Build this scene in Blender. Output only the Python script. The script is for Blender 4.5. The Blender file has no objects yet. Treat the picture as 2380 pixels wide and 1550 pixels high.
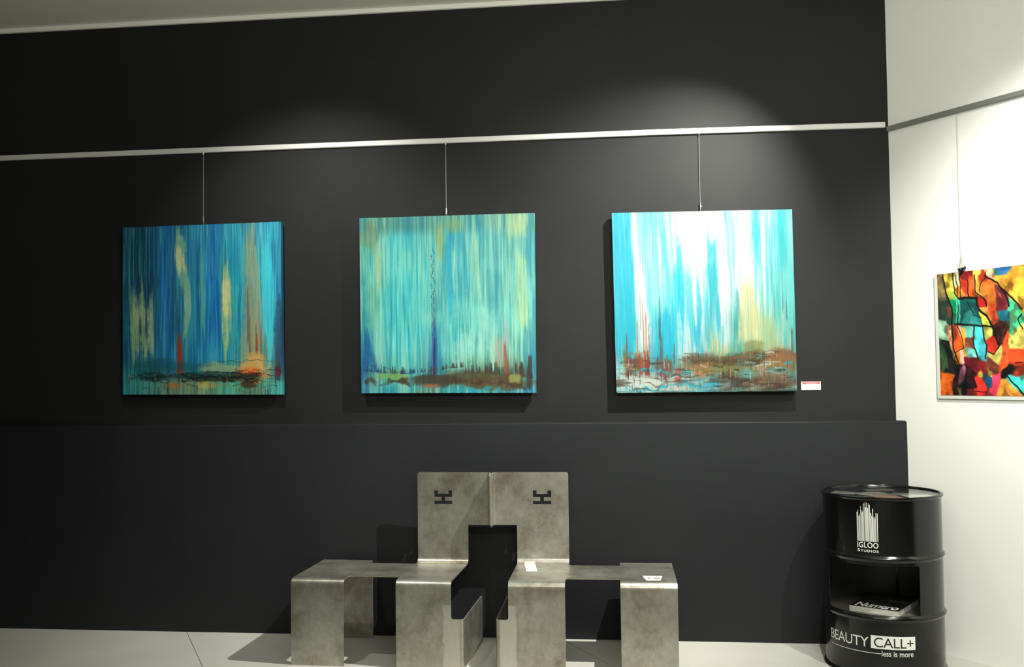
import bpy, bmesh, math, random
import numpy as np
from mathutils import Vector, Matrix, geometry

# ------------------------------------------------------------------ camera
S = bpy.context.scene
C = S.collection
F_PX = 2284.3565
YAW, PITCH, ROLL = -0.11455, 0.03903, -0.01213
CAM = Vector((0, -5.58511, 1.49038))
fw = Vector((math.sin(YAW) * math.cos(PITCH), math.cos(YAW) * math.cos(PITCH), math.sin(PITCH)))
r0 = fw.cross(Vector((0, 0, 1))).normalized()
u0 = r0.cross(fw)
rt = r0 * math.cos(ROLL) + u0 * math.sin(ROLL)
up = -r0 * math.sin(ROLL) + u0 * math.cos(ROLL)
cd = bpy.data.cameras.new('camera')
cd.sensor_width = 36
cd.sensor_fit = 'HORIZONTAL'
cd.lens = F_PX / 2380 * 36
cd.clip_start = 0.05
cam = bpy.data.objects.new('camera', cd)
m = Matrix.Identity(4)
for i in range(3):
    m[i][0], m[i][1], m[i][2], m[i][3] = rt[i], up[i], -fw[i], CAM[i]
cam.matrix_world = m
C.objects.link(cam)
S.camera = cam

# ------------------------------------------------------------------ world, light, exposure
S.view_settings.view_transform = 'Standard'
S.view_settings.look = 'None'
S.view_settings.gamma = 1
S.view_settings.exposure = 0.0
S.cycles.use_denoising = True
S.cycles.max_bounces = 8
w = bpy.data.worlds.new('room_air')
S.world = w
w.use_nodes = True
w.node_tree.nodes['Background'].inputs[0].default_value = (1, .98, .85, 1)
w.node_tree.nodes['Background'].inputs[1].default_value = 0.01

WARM = (1.0, 0.99, 0.91)


def spot(name, loc, target, power, size, blend, rad=0.02, col=WARM):
    d = bpy.data.lights.new(name, 'SPOT')
    d.energy = power
    d.spot_size = math.radians(size)
    d.spot_blend = blend
    d.shadow_soft_size = rad
    d.color = col
    o = bpy.data.objects.new(name, d)
    o.location = loc
    o.rotation_euler = (Vector(target) - Vector(loc)).to_track_quat('-Z', 'Y').to_euler()
    C.objects.link(o)
    return o


LP = (0.92, -1.08, 3.5)
spot('spot_light', LP, (-0.10, 0, 1.62), 580, 78, 0.9, 0.012)             # the lamp over the bright painting
spot('spot_light', LP, (-0.85, -0.5, 0.0), 400, 60, 0.9, 0.012)           # its neighbour on the chairs and floor
spot('spot_light', (-1.95, -1.5, 3.5), (-1.75, 0, 1.7), 170, 74, 1.0, 0.03)
spot('spot_light', (1.65, -2.0, 3.45), (2.15, -0.85, 1.5), 380, 84, 0.9, 0.02)
spot('spot_light', (1.25, -3.7, 3.5), (2.3, -1.1, 1.5), 330, 62, 1.0, 0.2)  # added fill spot, out of view, brightens the white wall
spot('spot_light', (-0.2, -6.3, 3.5), (-0.4, -7.9, 0.6), 240, 90, 1.0, 0.05)  # added spot behind the camera, brightens what the backrests reflect
spot('spot_light', (-0.4, -2.7, 3.5), (-0.4, -2.9, 0), 170, 55, 1.0, 0.05)  # added spot on the near floor, brightens reflections in the steel
for nm, loc, tgt, sx, sy, en in [('ceiling_fill', (1.2, -5.0, 3.55), (0.5, -2.2, 0), 2.4, .8, 50), ('ceiling_bounce_fill', (.2, -3.6, 2.6), (.2, -1.6, 3.6), 2.0, .5, 52)]:  # added area lamps without fixtures: room fill, and bounce onto the ceiling
    a = bpy.data.lights.new(nm, 'AREA')
    a.shape = 'RECTANGLE'
    a.size, a.size_y = sx, sy
    a.energy = en
    a.color = WARM
    ao = bpy.data.objects.new(nm, a)
    ao.location = loc
    ao.rotation_euler = (Vector(tgt) - Vector(loc)).to_track_quat('-Z', 'Y').to_euler()
    C.objects.link(ao)

# ------------------------------------------------------------------ helpers


def link(o):
    C.objects.link(o)
    return o


def setp(o, label=None, cat=None, group=None, kind=None):
    if label: o['label'] = label
    if cat: o['category'] = cat
    if group: o['group'] = group
    if kind: o['kind'] = kind
    return o


def empty(name, loc, label, cat, group=None, rz=0):
    o = bpy.data.objects.new(name, None)
    o.location = loc
    o.rotation_euler = (0, 0, rz)
    o.empty_display_size = 0.1
    link(o)
    return setp(o, label, cat, group)


def bm_obj(name, bm, mat, parent=None, smooth=False):
    me = bpy.data.meshes.new(name)
    bmesh.ops.recalc_face_normals(bm, faces=bm.faces[:])
    bm.to_mesh(me)
    bm.free()
    me.materials.append(mat)
    if smooth:
        me.shade_smooth()
        me.set_sharp_from_angle(angle=math.radians(35))
    o = bpy.data.objects.new(name, me)
    link(o)
    if parent: o.parent = parent
    return o


def py_obj(name, vs, fs, mat, parent=None, smooth=False):
    bm = bmesh.new()
    vv = [bm.verts.new(v) for v in vs]
    for f in fs:
        try:
            bm.faces.new([vv[i] for i in f])
        except ValueError:
            pass
    return bm_obj(name, bm, mat, parent, smooth)


def add_box(bm, lo, hi, bev=0, M=None):
    r = bmesh.ops.create_cube(bm, size=1)['verts']
    lo, hi = Vector(lo), Vector(hi)
    for v in r:
        v.co = Vector([(lo[i] + hi[i]) / 2 + v.co[i] * (hi[i] - lo[i]) for i in range(3)])
    if bev:
        es = list({e for v in r for e in v.link_edges})
        r = bmesh.ops.bevel(bm, geom=es, offset=bev, segments=2, affect='EDGES', profile=.5)['verts']
    if M:
        for v in set(r): v.co = M @ v.co
    return r


def box(name, lo, hi, mat, parent=None, bev=0, M=None):
    bm = bmesh.new()
    add_box(bm, lo, hi, bev, M)
    return bm_obj(name, bm, mat, parent, bev > 0)


def tube(bm, pts, r, n=8):
    pts = [Vector(p) for p in pts]
    rings = []
    for i, p in enumerate(pts):
        t = (pts[min(i + 1, len(pts) - 1)] - pts[max(i - 1, 0)]).normalized()
        a = t.orthogonal().normalized() if i == 0 else (rings[-1][1] - t * rings[-1][1].dot(t)).normalized()
        b = t.cross(a)
        rings.append(([bm.verts.new(p + (a * math.cos(k * 2 * math.pi / n) + b * math.sin(k * 2 * math.pi / n)) * r) for k in range(n)], a))
    for q in range(len(rings) - 1):
        A, B = rings[q][0], rings[q + 1][0]
        for k in range(n):
            bm.faces.new([A[k], A[(k + 1) % n], B[(k + 1) % n], B[k]])
    bm.faces.new(rings[0][0][::-1])
    bm.faces.new(rings[-1][0])


def lathe(bm, prof, a0=0.0, a1=2 * math.pi, n=96, M=None):
    """prof: (r,z); full circle closes."""
    full = abs(a1 - a0 - 2 * math.pi) < 1e-6
    cols = []
    cnt = n if full else n + 1
    for i in range(cnt):
        a = a0 + (a1 - a0) * i / n
        cols.append([bm.verts.new((r * math.sin(a), -r * math.cos(a), z)) for r, z in prof])
    for i in range(n):
        A, B = cols[i], cols[(i + 1) % cnt]
        for k in range(len(prof) - 1):
            bm.faces.new([A[k], B[k], B[k + 1], A[k + 1]])


# ------------------------------------------------------------------ materials


def mat(name, col, rough=0.5, metal=0.0, spec=0.5, var=0.0, vscale=8, bump=0.0, bscale=40, col2=None, stretch=(1, 1, 1)):
    mt = bpy.data.materials.new(name)
    mt.use_nodes = True
    nt = mt.node_tree
    b = nt.nodes['Principled BSDF']
    b.inputs['Roughness'].default_value = rough
    b.inputs['Metallic'].default_value = metal
    b.inputs['Specular IOR Level'].default_value = spec
    b.inputs['Base Color'].default_value = (*col, 1)
    tc = nt.nodes.new('ShaderNodeTexCoord')
    mp = nt.nodes.new('ShaderNodeMapping')
    mp.inputs['Scale'].default_value = stretch
    nt.links.new(tc.outputs['Object'], mp.inputs[0])
    if var or col2:
        nz = nt.nodes.new('ShaderNodeTexNoise')
        nz.inputs['Scale'].default_value = vscale
        nz.inputs['Detail'].default_value = 6
        nz.inputs['Roughness'].default_value = .6
        nt.links.new(mp.outputs[0], nz.inputs['Vector'])
        cr = nt.nodes.new('ShaderNodeValToRGB')
        cr.color_ramp.elements[0].position = .35
        cr.color_ramp.elements[1].position = .68
        c2 = col2 or tuple(min(1, c * (1 + var)) for c in col)
        c1 = col if col2 else tuple(c * (1 - var) for c in col)
        cr.color_ramp.elements[0].color = (*c1, 1)
        cr.color_ramp.elements[1].color = (*c2, 1)
        nt.links.new(nz.outputs['Fac'], cr.inputs[0])
        nt.links.new(cr.outputs[0], b.inputs['Base Color'])
    if bump:
        n2 = nt.nodes.new('ShaderNodeTexNoise')
        n2.inputs['Scale'].default_value = bscale
        n2.inputs['Detail'].default_value = 4
        nt.links.new(mp.outputs[0], n2.inputs['Vector'])
        bp = nt.nodes.new('ShaderNodeBump')
        bp.inputs['Strength'].default_value = bump
        bp.inputs['Distance'].default_value = .002
        nt.links.new(n2.outputs['Fac'], bp.inputs['Height'])
        nt.links.new(bp.outputs[0], b.inputs['Normal'])
    return mt


M_BLACKWALL = mat('black_wall_paint', (.0118, .0125, .0122), .58, var=.10, vscale=2.2, bump=.15, bscale=70, spec=.24)
M_DADO = mat('black_dado_paint', (.0122, .0138, .0156), .56, var=.10, vscale=2.5, bump=.15, bscale=70, spec=.26)
M_FRONTWALL = mat('pale_far_wall', (.75, .75, .68), .8)
M_FARWALL = mat('dark_far_wall', (.10, .10, .095), .8)
M_WHITEWALL = mat('white_wall_plaster', (.80, .81, .755), .85, var=.015, vscale=3, bump=.12, bscale=50, spec=.2)
M_CEIL = mat('white_ceiling_paint', (.70, .69, .60), .9, var=.015, vscale=2, spec=.2)
M_TRIM = mat('white_cornice_paint', (.85, .85, .78), .7, spec=.3)
M_ALU = mat('satin_aluminium_rail', (.72, .72, .70), .45, metal=.25)
M_RAILGREY = mat('grey_aluminium_rail', (.20, .21, .185), .5, metal=.2)
M_STEELWIRE = mat('steel_wire', (.45, .45, .42), .35, metal=.7)
M_CHROME = mat('nickel_hook', (.75, .75, .72), .25, metal=1)
M_WHITEPAPER = mat('white_paper', (.86, .86, .83), .6, spec=.3)
M_PAGES = mat('magazine_page_edges', (.62, .63, .54), .8, var=.18, vscale=30, stretch=(.3, .3, 14))
M_BLACKENAMEL = mat('black_enamel_drum', (.003, .0033, .003), .15, spec=.5, bump=.05, bscale=14)
M_DRUMINSIDE = mat('black_drum_inside', (.10, .097, .08), .45, spec=.5)
M_VINYL = mat('white_vinyl_lettering', (.78, .80, .74), .5)
M_VINYLGREY = mat('pale_vinyl_bars', (.55, .57, .50), .5)
M_BLACKINK = mat('black_ink', (.008, .008, .008), .5)
M_REDINK = mat('red_ink', (.62, .05, .05), .6)
M_PINKINK = mat('pink_print', (.95, .62, .58), .6)
M_GREYINK = mat('grey_ink', (.25, .24, .22), .6)
M_ORANGEINK = mat('orange_print', (.85, .25, .05), .5)
M_BLUEINK = mat('blue_grey_print', (.10, .12, .2), .5)
M_COVER = mat('dark_magazine_cover', (.006, .007, .006), .28, col2=(.022, .02, .017), vscale=14)
M_CLIP = mat('black_binder_clip', (.008, .008, .007), .3)


def steel_material(name='raw_hot_rolled_steel', ground=0):
    mt = bpy.data.materials.new(name)
    mt.use_nodes = True
    nt = mt.node_tree
    b = nt.nodes['Principled BSDF']
    b.inputs['Metallic'].default_value = .85
    tc = nt.nodes.new('ShaderNodeTexCoord')

    def noise(scale, detail, rough=.6, st=(1, 1, 1)):
        mp = nt.nodes.new('ShaderNodeMapping')
        mp.inputs['Scale'].default_value = st
        nt.links.new(tc.outputs['Object'], mp.inputs[0])
        n = nt.nodes.new('ShaderNodeTexNoise')
        n.inputs['Scale'].default_value = scale
        n.inputs['Detail'].default_value = detail
        n.inputs['Roughness'].default_value = rough
        nt.links.new(mp.outputs[0], n.inputs['Vector'])
        return n.outputs['Fac']

    def ramp(fac, stops):
        r = nt.nodes.new('ShaderNodeValToRGB')
        el = r.color_ramp.elements
        while len(el) < len(stops): el.new(.5)
        for e, (p, c) in zip(el, stops):
            e.position = p
            e.color = (*c, 1)
        nt.links.new(fac, r.inputs[0])
        return r.outputs[0]

    def mix(f, a, c, mode='MIX'):
        x = nt.nodes.new('ShaderNodeMix')
        x.data_type = 'RGBA'
        x.blend_type = mode
        if isinstance(f, float): x.inputs['Factor'].default_value = f
        else: nt.links.new(f, x.inputs['Factor'])
        nt.links.new(a, x.inputs['A'])
        if isinstance(c, tuple): x.inputs['B'].default_value = (*c, 1)
        else: nt.links.new(c, x.inputs['B'])
        return x.outputs['Result']
    base = ramp(noise(4, 8), [(.3, (.36, .34, .28)), (.5, (.46, .445, .38)), (.7, (.56, .55, .48))])
    fine = ramp(noise(38, 5, .7, (1, 1, .7)), [(.3, (.80, .80, .80)), (.7, (1.08, 1.08, 1.08))])
    c = mix(1.0, base, fine, 'MULTIPLY')
    rust = ramp(noise(6.5, 7, .65), [(.50, (0, 0, 0)), (.74, (.9, .9, .9))])
    c = mix(rust, c, (.22, .17, .115))
    spots = ramp(noise(23, 3, .5), [(.71, (0, 0, 0)), (.79, (.8, .8, .8))])
    c = mix(spots, c, (.07, .05, .035))
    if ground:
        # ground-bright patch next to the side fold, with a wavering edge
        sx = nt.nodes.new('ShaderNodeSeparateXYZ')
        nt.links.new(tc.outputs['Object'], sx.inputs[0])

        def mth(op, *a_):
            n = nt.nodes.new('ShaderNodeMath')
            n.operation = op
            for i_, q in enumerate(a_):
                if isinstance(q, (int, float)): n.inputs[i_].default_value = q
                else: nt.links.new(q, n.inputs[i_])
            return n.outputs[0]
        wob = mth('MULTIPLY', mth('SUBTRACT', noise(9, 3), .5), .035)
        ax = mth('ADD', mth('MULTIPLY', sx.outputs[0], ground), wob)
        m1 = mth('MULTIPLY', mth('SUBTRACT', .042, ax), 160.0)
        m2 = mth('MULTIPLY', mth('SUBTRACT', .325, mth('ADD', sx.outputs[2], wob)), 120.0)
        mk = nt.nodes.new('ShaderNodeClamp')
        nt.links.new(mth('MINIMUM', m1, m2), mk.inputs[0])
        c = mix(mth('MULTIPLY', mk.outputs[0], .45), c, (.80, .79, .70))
    nt.links.new(c, b.inputs['Base Color'])
    rr = ramp(noise(9, 6), [(.3, (.29, .29, .29)), (.7, (.38, .38, .38))])
    nt.links.new(rr, b.inputs['Roughness'])
    bp = nt.nodes.new('ShaderNodeBump')
    bp.inputs['Strength'].default_value = .05
    bp.inputs['Distance'].default_value = .001
    nt.links.new(noise(60, 4), bp.inputs['Height'])
    nt.links.new(bp.outputs[0], b.inputs['Normal'])
    return mt


M_STEEL = steel_material()
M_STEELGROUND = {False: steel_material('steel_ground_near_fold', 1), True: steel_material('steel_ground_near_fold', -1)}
M_STEELEDGE = mat('cut_steel_edge', (.40, .37, .30), .35, metal=.7)


def floor_material():
    mt = mat('pale_stone_tile', (.40, .392, .35), .42, spec=.4, col2=(.46, .45, .405), vscale=1.6)
    nt = mt.node_tree
    b = nt.nodes['Principled BSDF']
    src = b.inputs['Base Color'].links[0].from_socket
    tc = nt.nodes['Texture Coordinate']
    mp = nt.nodes.new('ShaderNodeMapping')
    mp.vector_type = 'POINT'
    mp.inputs['Rotation'].default_value = (0, 0, math.radians(59.2))
    mp.inputs['Location'].default_value = (JX, JY, 0)
    nt.links.new(tc.outputs['Object'], mp.inputs[0])
    sx = nt.nodes.new('ShaderNodeSeparateXYZ')
    nt.links.new(mp.outputs[0], sx.inputs[0])

    def math_(op, a, v=None):
        n = nt.nodes.new('ShaderNodeMath')
        n.operation = op
        nt.links.new(a, n.inputs[0])
        if v is not None:
            if hasattr(v, 'links'): nt.links.new(v, n.inputs[1])
            else: n.inputs[1].default_value = v
        return n.outputs[0]
    per = 0.9385
    d1 = math_('PINGPONG', math_('ADD', sx.outputs[1], 0.0), per)
    l1 = math_('LESS_THAN', d1, 0.0018)
    mx = nt.nodes.new('ShaderNodeMix')
    mx.data_type = 'RGBA'
    nt.links.new(l1, mx.inputs['Factor'])
    nt.links.new(src, mx.inputs['A'])
    mx.inputs['B'].default_value = (.09, .085, .07, 1)
    nt.links.new(mx.outputs['Result'], b.inputs['Base Color'])
    return mt


# joint line 1 passes (-2.563,-0.058)->(-2.167,-0.707); line 2 (-0.365,-0.096)->(-0.098,-0.553): both run at about -59 deg
def _joint():
    th = math.radians(59.2)
    # mapping POINT: v' = R(th) v + loc ; want y'=0 on line 1 and y'=per*2 on line 2
    y1 = math.sin(th) * -2.563 + math.cos(th) * -0.058
    return 0.0, -y1


JX, JY = _joint()
M_FLOOR = floor_material()


def glass_mat():
    mt = bpy.data.materials.new('clear_thin_glass')
    mt.use_nodes = True
    nt = mt.node_tree
    nt.nodes.remove(nt.nodes['Principled BSDF'])
    tr = nt.nodes.new('ShaderNodeBsdfTransparent')
    tr.inputs[0].default_value = (.95, .97, .95, 1)
    g = nt.nodes.new('ShaderNodeBsdfGlossy')
    g.inputs['Roughness'].default_value = .03
    lw = nt.nodes.new('ShaderNodeLayerWeight')
    lw.inputs['Blend'].default_value = .5
    fr = nt.nodes.new('ShaderNodeMath')
    fr.operation = 'POWER'
    fr.inputs[1].default_value = 7.0
    nt.links.new(lw.outputs['Facing'], fr.inputs[0])
    mx = nt.nodes.new('ShaderNodeMixShader')
    nt.links.new(fr.outputs[0], mx.inputs[0])
    nt.links.new(tr.outputs[0], mx.inputs[1])
    nt.links.new(g.outputs[0], mx.inputs[2])
    nt.links.new(mx.outputs[0], nt.nodes['Material Output'].inputs['Surface'])
    return mt


M_GLASS = glass_mat()

# ------------------------------------------------------------------ room shell
PHI = 0.8932
CX = 1.4629
LED = 0.0514
D2 = Vector((math.cos(PHI), -math.sin(PHI), 0))      # along the white wall, away from the corner
N2 = Vector((-math.sin(PHI), -math.cos(PHI), 0))     # its normal, into the room
CEIL_Z = 3.636


def w2(t, off, z):
    return Vector((CX, 0, 0)) + D2 * t + N2 * off + Vector((0, 0, z))


def prism(name, poly, z0, z1, mt, parent=None, bev=0):
    bm = bmesh.new()
    lo = [bm.verts.new((x, y, z0)) for x, y in poly]
    hi = [bm.verts.new((x, y, z1)) for x, y in poly]
    n = len(poly)
    bm.faces.new(lo[::-1])
    bm.faces.new(hi)
    for i in range(n):
        bm.faces.new([lo[i], lo[(i + 1) % n], hi[(i + 1) % n], hi[i]])
    if bev:
        es = [e for e in bm.edges if abs(e.verts[0].co.z - z1) < 1e-5 and abs(e.verts[1].co.z - z1) < 1e-5 and e.verts[0].co.y < -.01 and e.verts[1].co.y < -.01]
        bmesh.ops.bevel(bm, geom=es, offset=bev, segments=3, affect='EDGES')
    return bm_obj(name, bm, mt, parent, bev > 0)


def st(o):
    o['kind'] = 'structure'
    return o


E2 = w2(3.4, 0, 0)
E2b = w2(3.4, -.2, 0)
st(prism('floor', [(-6, .2), (5.2, .2), (5.2, -8), (-6, -8)], -.1, 0, M_FLOOR))
st(prism('ceiling', [(-6, .2), (5.2, .2), (5.2, -8), (-6, -8)], CEIL_Z, CEIL_Z + .1, M_CEIL))
st(prism('wall_back', [(-6, 0), (CX, 0), (CX, .2), (-6, .2)], 0, CEIL_Z, M_BLACKWALL))
st(prism('wall_right', [(CX, 0), (CX + .0, .2), (E2b.x, E2b.y), (E2.x, E2.y)], 0, CEIL_Z, M_WHITEWALL))
st(prism('wall_left', [(-6.2, .2), (-6, .2), (-6, -8), (-6.2, -8)], 0, CEIL_Z, M_FARWALL))
st(prism('wall_front', [(-6.2, -8), (5.4, -8), (5.4, -8.2), (-6.2, -8.2)], 0, CEIL_Z, M_FRONTWALL))
st(prism('wall_side', [(E2.x, E2.y), (E2.x + .2, E2.y), (E2.x + .2, -8), (E2.x, -8)], 0, CEIL_Z, M_FARWALL))
# the thicker lower half of the black wall, with its ledge
tx = LED / math.tan(PHI)
st(prism('trim_1', [(-6, -.0005), (CX, -.0005), (CX + tx, -LED), (-6, -LED)], 0, 1.2013, M_DADO, bev=.006))
# white cornice strip where the black wall meets the ceiling
st(box('trim_2', (-6, -.018, CEIL_Z - .001), (CX - .02, -.0005, CEIL_Z - .028), M_TRIM))


# ------------------------------------------------------------------ painting grids (numpy brushwork in vertex colours)
def lin(c):
    c = np.asarray(c, float) / 255.
    return np.where(c <= .04045, c / 12.92, ((c + .055) / 1.055) ** 2.4)


rng = np.random.RandomState(7)


def vnoise(n, m, fy, fx, seed, octv=1, gain=.5):
    """value noise on an n rows x m cols grid with fy x fx cells; smooth interpolation, 0..1"""
    out = np.zeros((n, m)); amp = 1; tot = 0
    for o in range(octv):
        r = np.random.RandomState(seed + o * 101)
        gy, gx = max(1, int(fy * 2 ** o)), max(1, int(fx * 2 ** o))
        g = r.rand(gy + 2, gx + 2)
        yy = np.linspace(0, gy - 1e-6, n); xx = np.linspace(0, gx - 1e-6, m)
        yi = yy.astype(int); xi = xx.astype(int)
        ty = yy - yi; tx_ = xx - xi
        ty = (ty * ty * (3 - 2 * ty))[:, None]; tx_ = (tx_ * tx_ * (3 - 2 * tx_))[None, :]
        a = g[yi][:, xi]; b = g[yi][:, xi + 1]; c = g[yi + 1][:, xi]; d = g[yi + 1][:, xi + 1]
        out += amp * ((a * (1 - tx_) + b * tx_) * (1 - ty) + (c * (1 - tx_) + d * tx_) * ty)
        tot += amp; amp *= gain
    out = out / tot
    lo_, hi_ = np.percentile(out[::4, ::4], [2, 98])
    return np.clip((out - lo_) / (hi_ - lo_ + 1e-9), 0, 1)


def sst(a, b, x):
    t = np.clip((x - a) / (b - a), 0, 1)
    return t * t * (3 - 2 * t)


class Paint:
    def __init__(s, n, seed):
        s.n = n
        s.V, s.U = np.meshgrid(np.linspace(0, 1, n), np.linspace(0, 1, n), indexing='ij')
        s.seed = seed
        s.fine = vnoise(n, n, 5, n // 3, seed, 2)            # hair-fine vertical streaks
        s.med = vnoise(n, n, 3, 34, seed + 5, 3)             # broader strokes
        s.blot = vnoise(n, n, 7, 9, seed + 9, 4)
        s.horiz = vnoise(n, n, 46, 7, seed + 13, 3)
        s.grain = vnoise(n, n, 40, 60, seed + 19, 2)
        s.hair = vnoise(n, n, 9, n // 2, seed + 23, 1)
        s.dry = .40 * s.fine + .25 * s.hair + .20 * s.grain + .15 * s.blot

    def base(s, cols):
        """cols: rows of (v, [(u,rgb)...])"""
        vs = [c[0] for c in cols]
        rows = []
        for v, st_ in cols:
            us = [a for a, _ in st_]
            rows.append(np.stack([np.interp(s.U[0], us, [c[k] for _, c in st_]) for k in range(3)], 1))
        rows = np.array(rows)                                  # R x n x 3
        img = np.zeros((s.n, s.n, 3))
        for k in range(3):
            for j in range(s.n):
                img[:, j, k] = np.interp(s.V[:, 0], vs, rows[:, j, k])
        s.img = img

    def warp(s, du):
        sh = ((vnoise(s.n, s.n, 3, 20, s.seed + 77, 2) - .5) * du * s.n).astype(int)
        j = np.clip(np.arange(s.n)[None, :] + sh, 0, s.n - 1)
        s.img = s.img[np.arange(s.n)[:, None], j]

    def blend(s, mask, col, a=1.0):
        mk = np.clip(mask, 0, 1)[..., None] * a
        s.img = s.img * (1 - mk) + np.array(col, float) * mk

    def streak(s, amt, dark, light, seed=0, th=.5):
        f = s.fine if seed == 0 else vnoise(s.n, s.n, 4, s.n // 4, s.seed + seed, 2)
        s.blend(sst(th, th + .28, f) * amt, light)
        s.blend(sst(th, th + .28, 1 - f) * amt, dark)

    def stroke(s, pts, wdt, col, a=1.0, rag=.5, soft=.6, dv=.08):
        """vertical brushmark through pts (u,v); ragged ends made of streaks; wdt: half width or list"""
        vs = np.array([p[1] for p in pts]); us = np.array([p[0] for p in pts])
        ws = np.array(wdt if isinstance(wdt, (list, tuple)) else [wdt] * len(pts), float)
        uc = np.interp(s.V, vs, us); wc = np.interp(s.V, vs, ws)
        d = np.abs(s.U - uc) / np.maximum(wc, 1e-4)
        pr = 1.25 - .75 * d ** 1.6
        e0 = (s.V - vs[0]) / dv; e1 = (vs[-1] - s.V) / dv
        pr = np.minimum(pr, np.minimum(.5 + e0, .5 + e1))
        k = .35 + rag
        mk = sst(.12, .88, pr + (s.dry - .5) * k + (s.med - .5) * k * .4) * (.58 + .30 * s.fine + .25 * s.grain)
        s.blend(mk, col, a)

    def blob(s, u, v, ru, rv, col, a=1.0, rag=.9):
        d = np.sqrt(((s.U - u) / ru) ** 2 + ((s.V - v) / rv) ** 2)
        pr = 1.15 - .65 * d ** 1.3
        tex = .35 * s.dry + .35 * s.blot + .3 * s.horiz
        s.blend(sst(.2, .8, pr + (tex - .5) * rag * 1.5), col, a * .95)

    def line(s, pts, wdt, col, a=1.0, wob=.01, seed=3):
        us = np.array([p[0] for p in pts]); vs = np.array([p[1] for p in pts])
        nn = vnoise(s.n, s.n, 2, 18, s.seed + seed, 3)
        vc = np.interp(s.U, us, vs, left=-9, right=-9) + (nn - .5) * wob * 2
        wv = wdt * (.25 + 1.3 * vnoise(s.n, s.n, 2, 25, s.seed + seed + 31, 2))
        s.blend((1 - sst(.4, 1.5, np.abs(s.V - vc) / wv)) * sst(.15, .6, s.dry * .6 + s.blot * .4), col, a)


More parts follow.
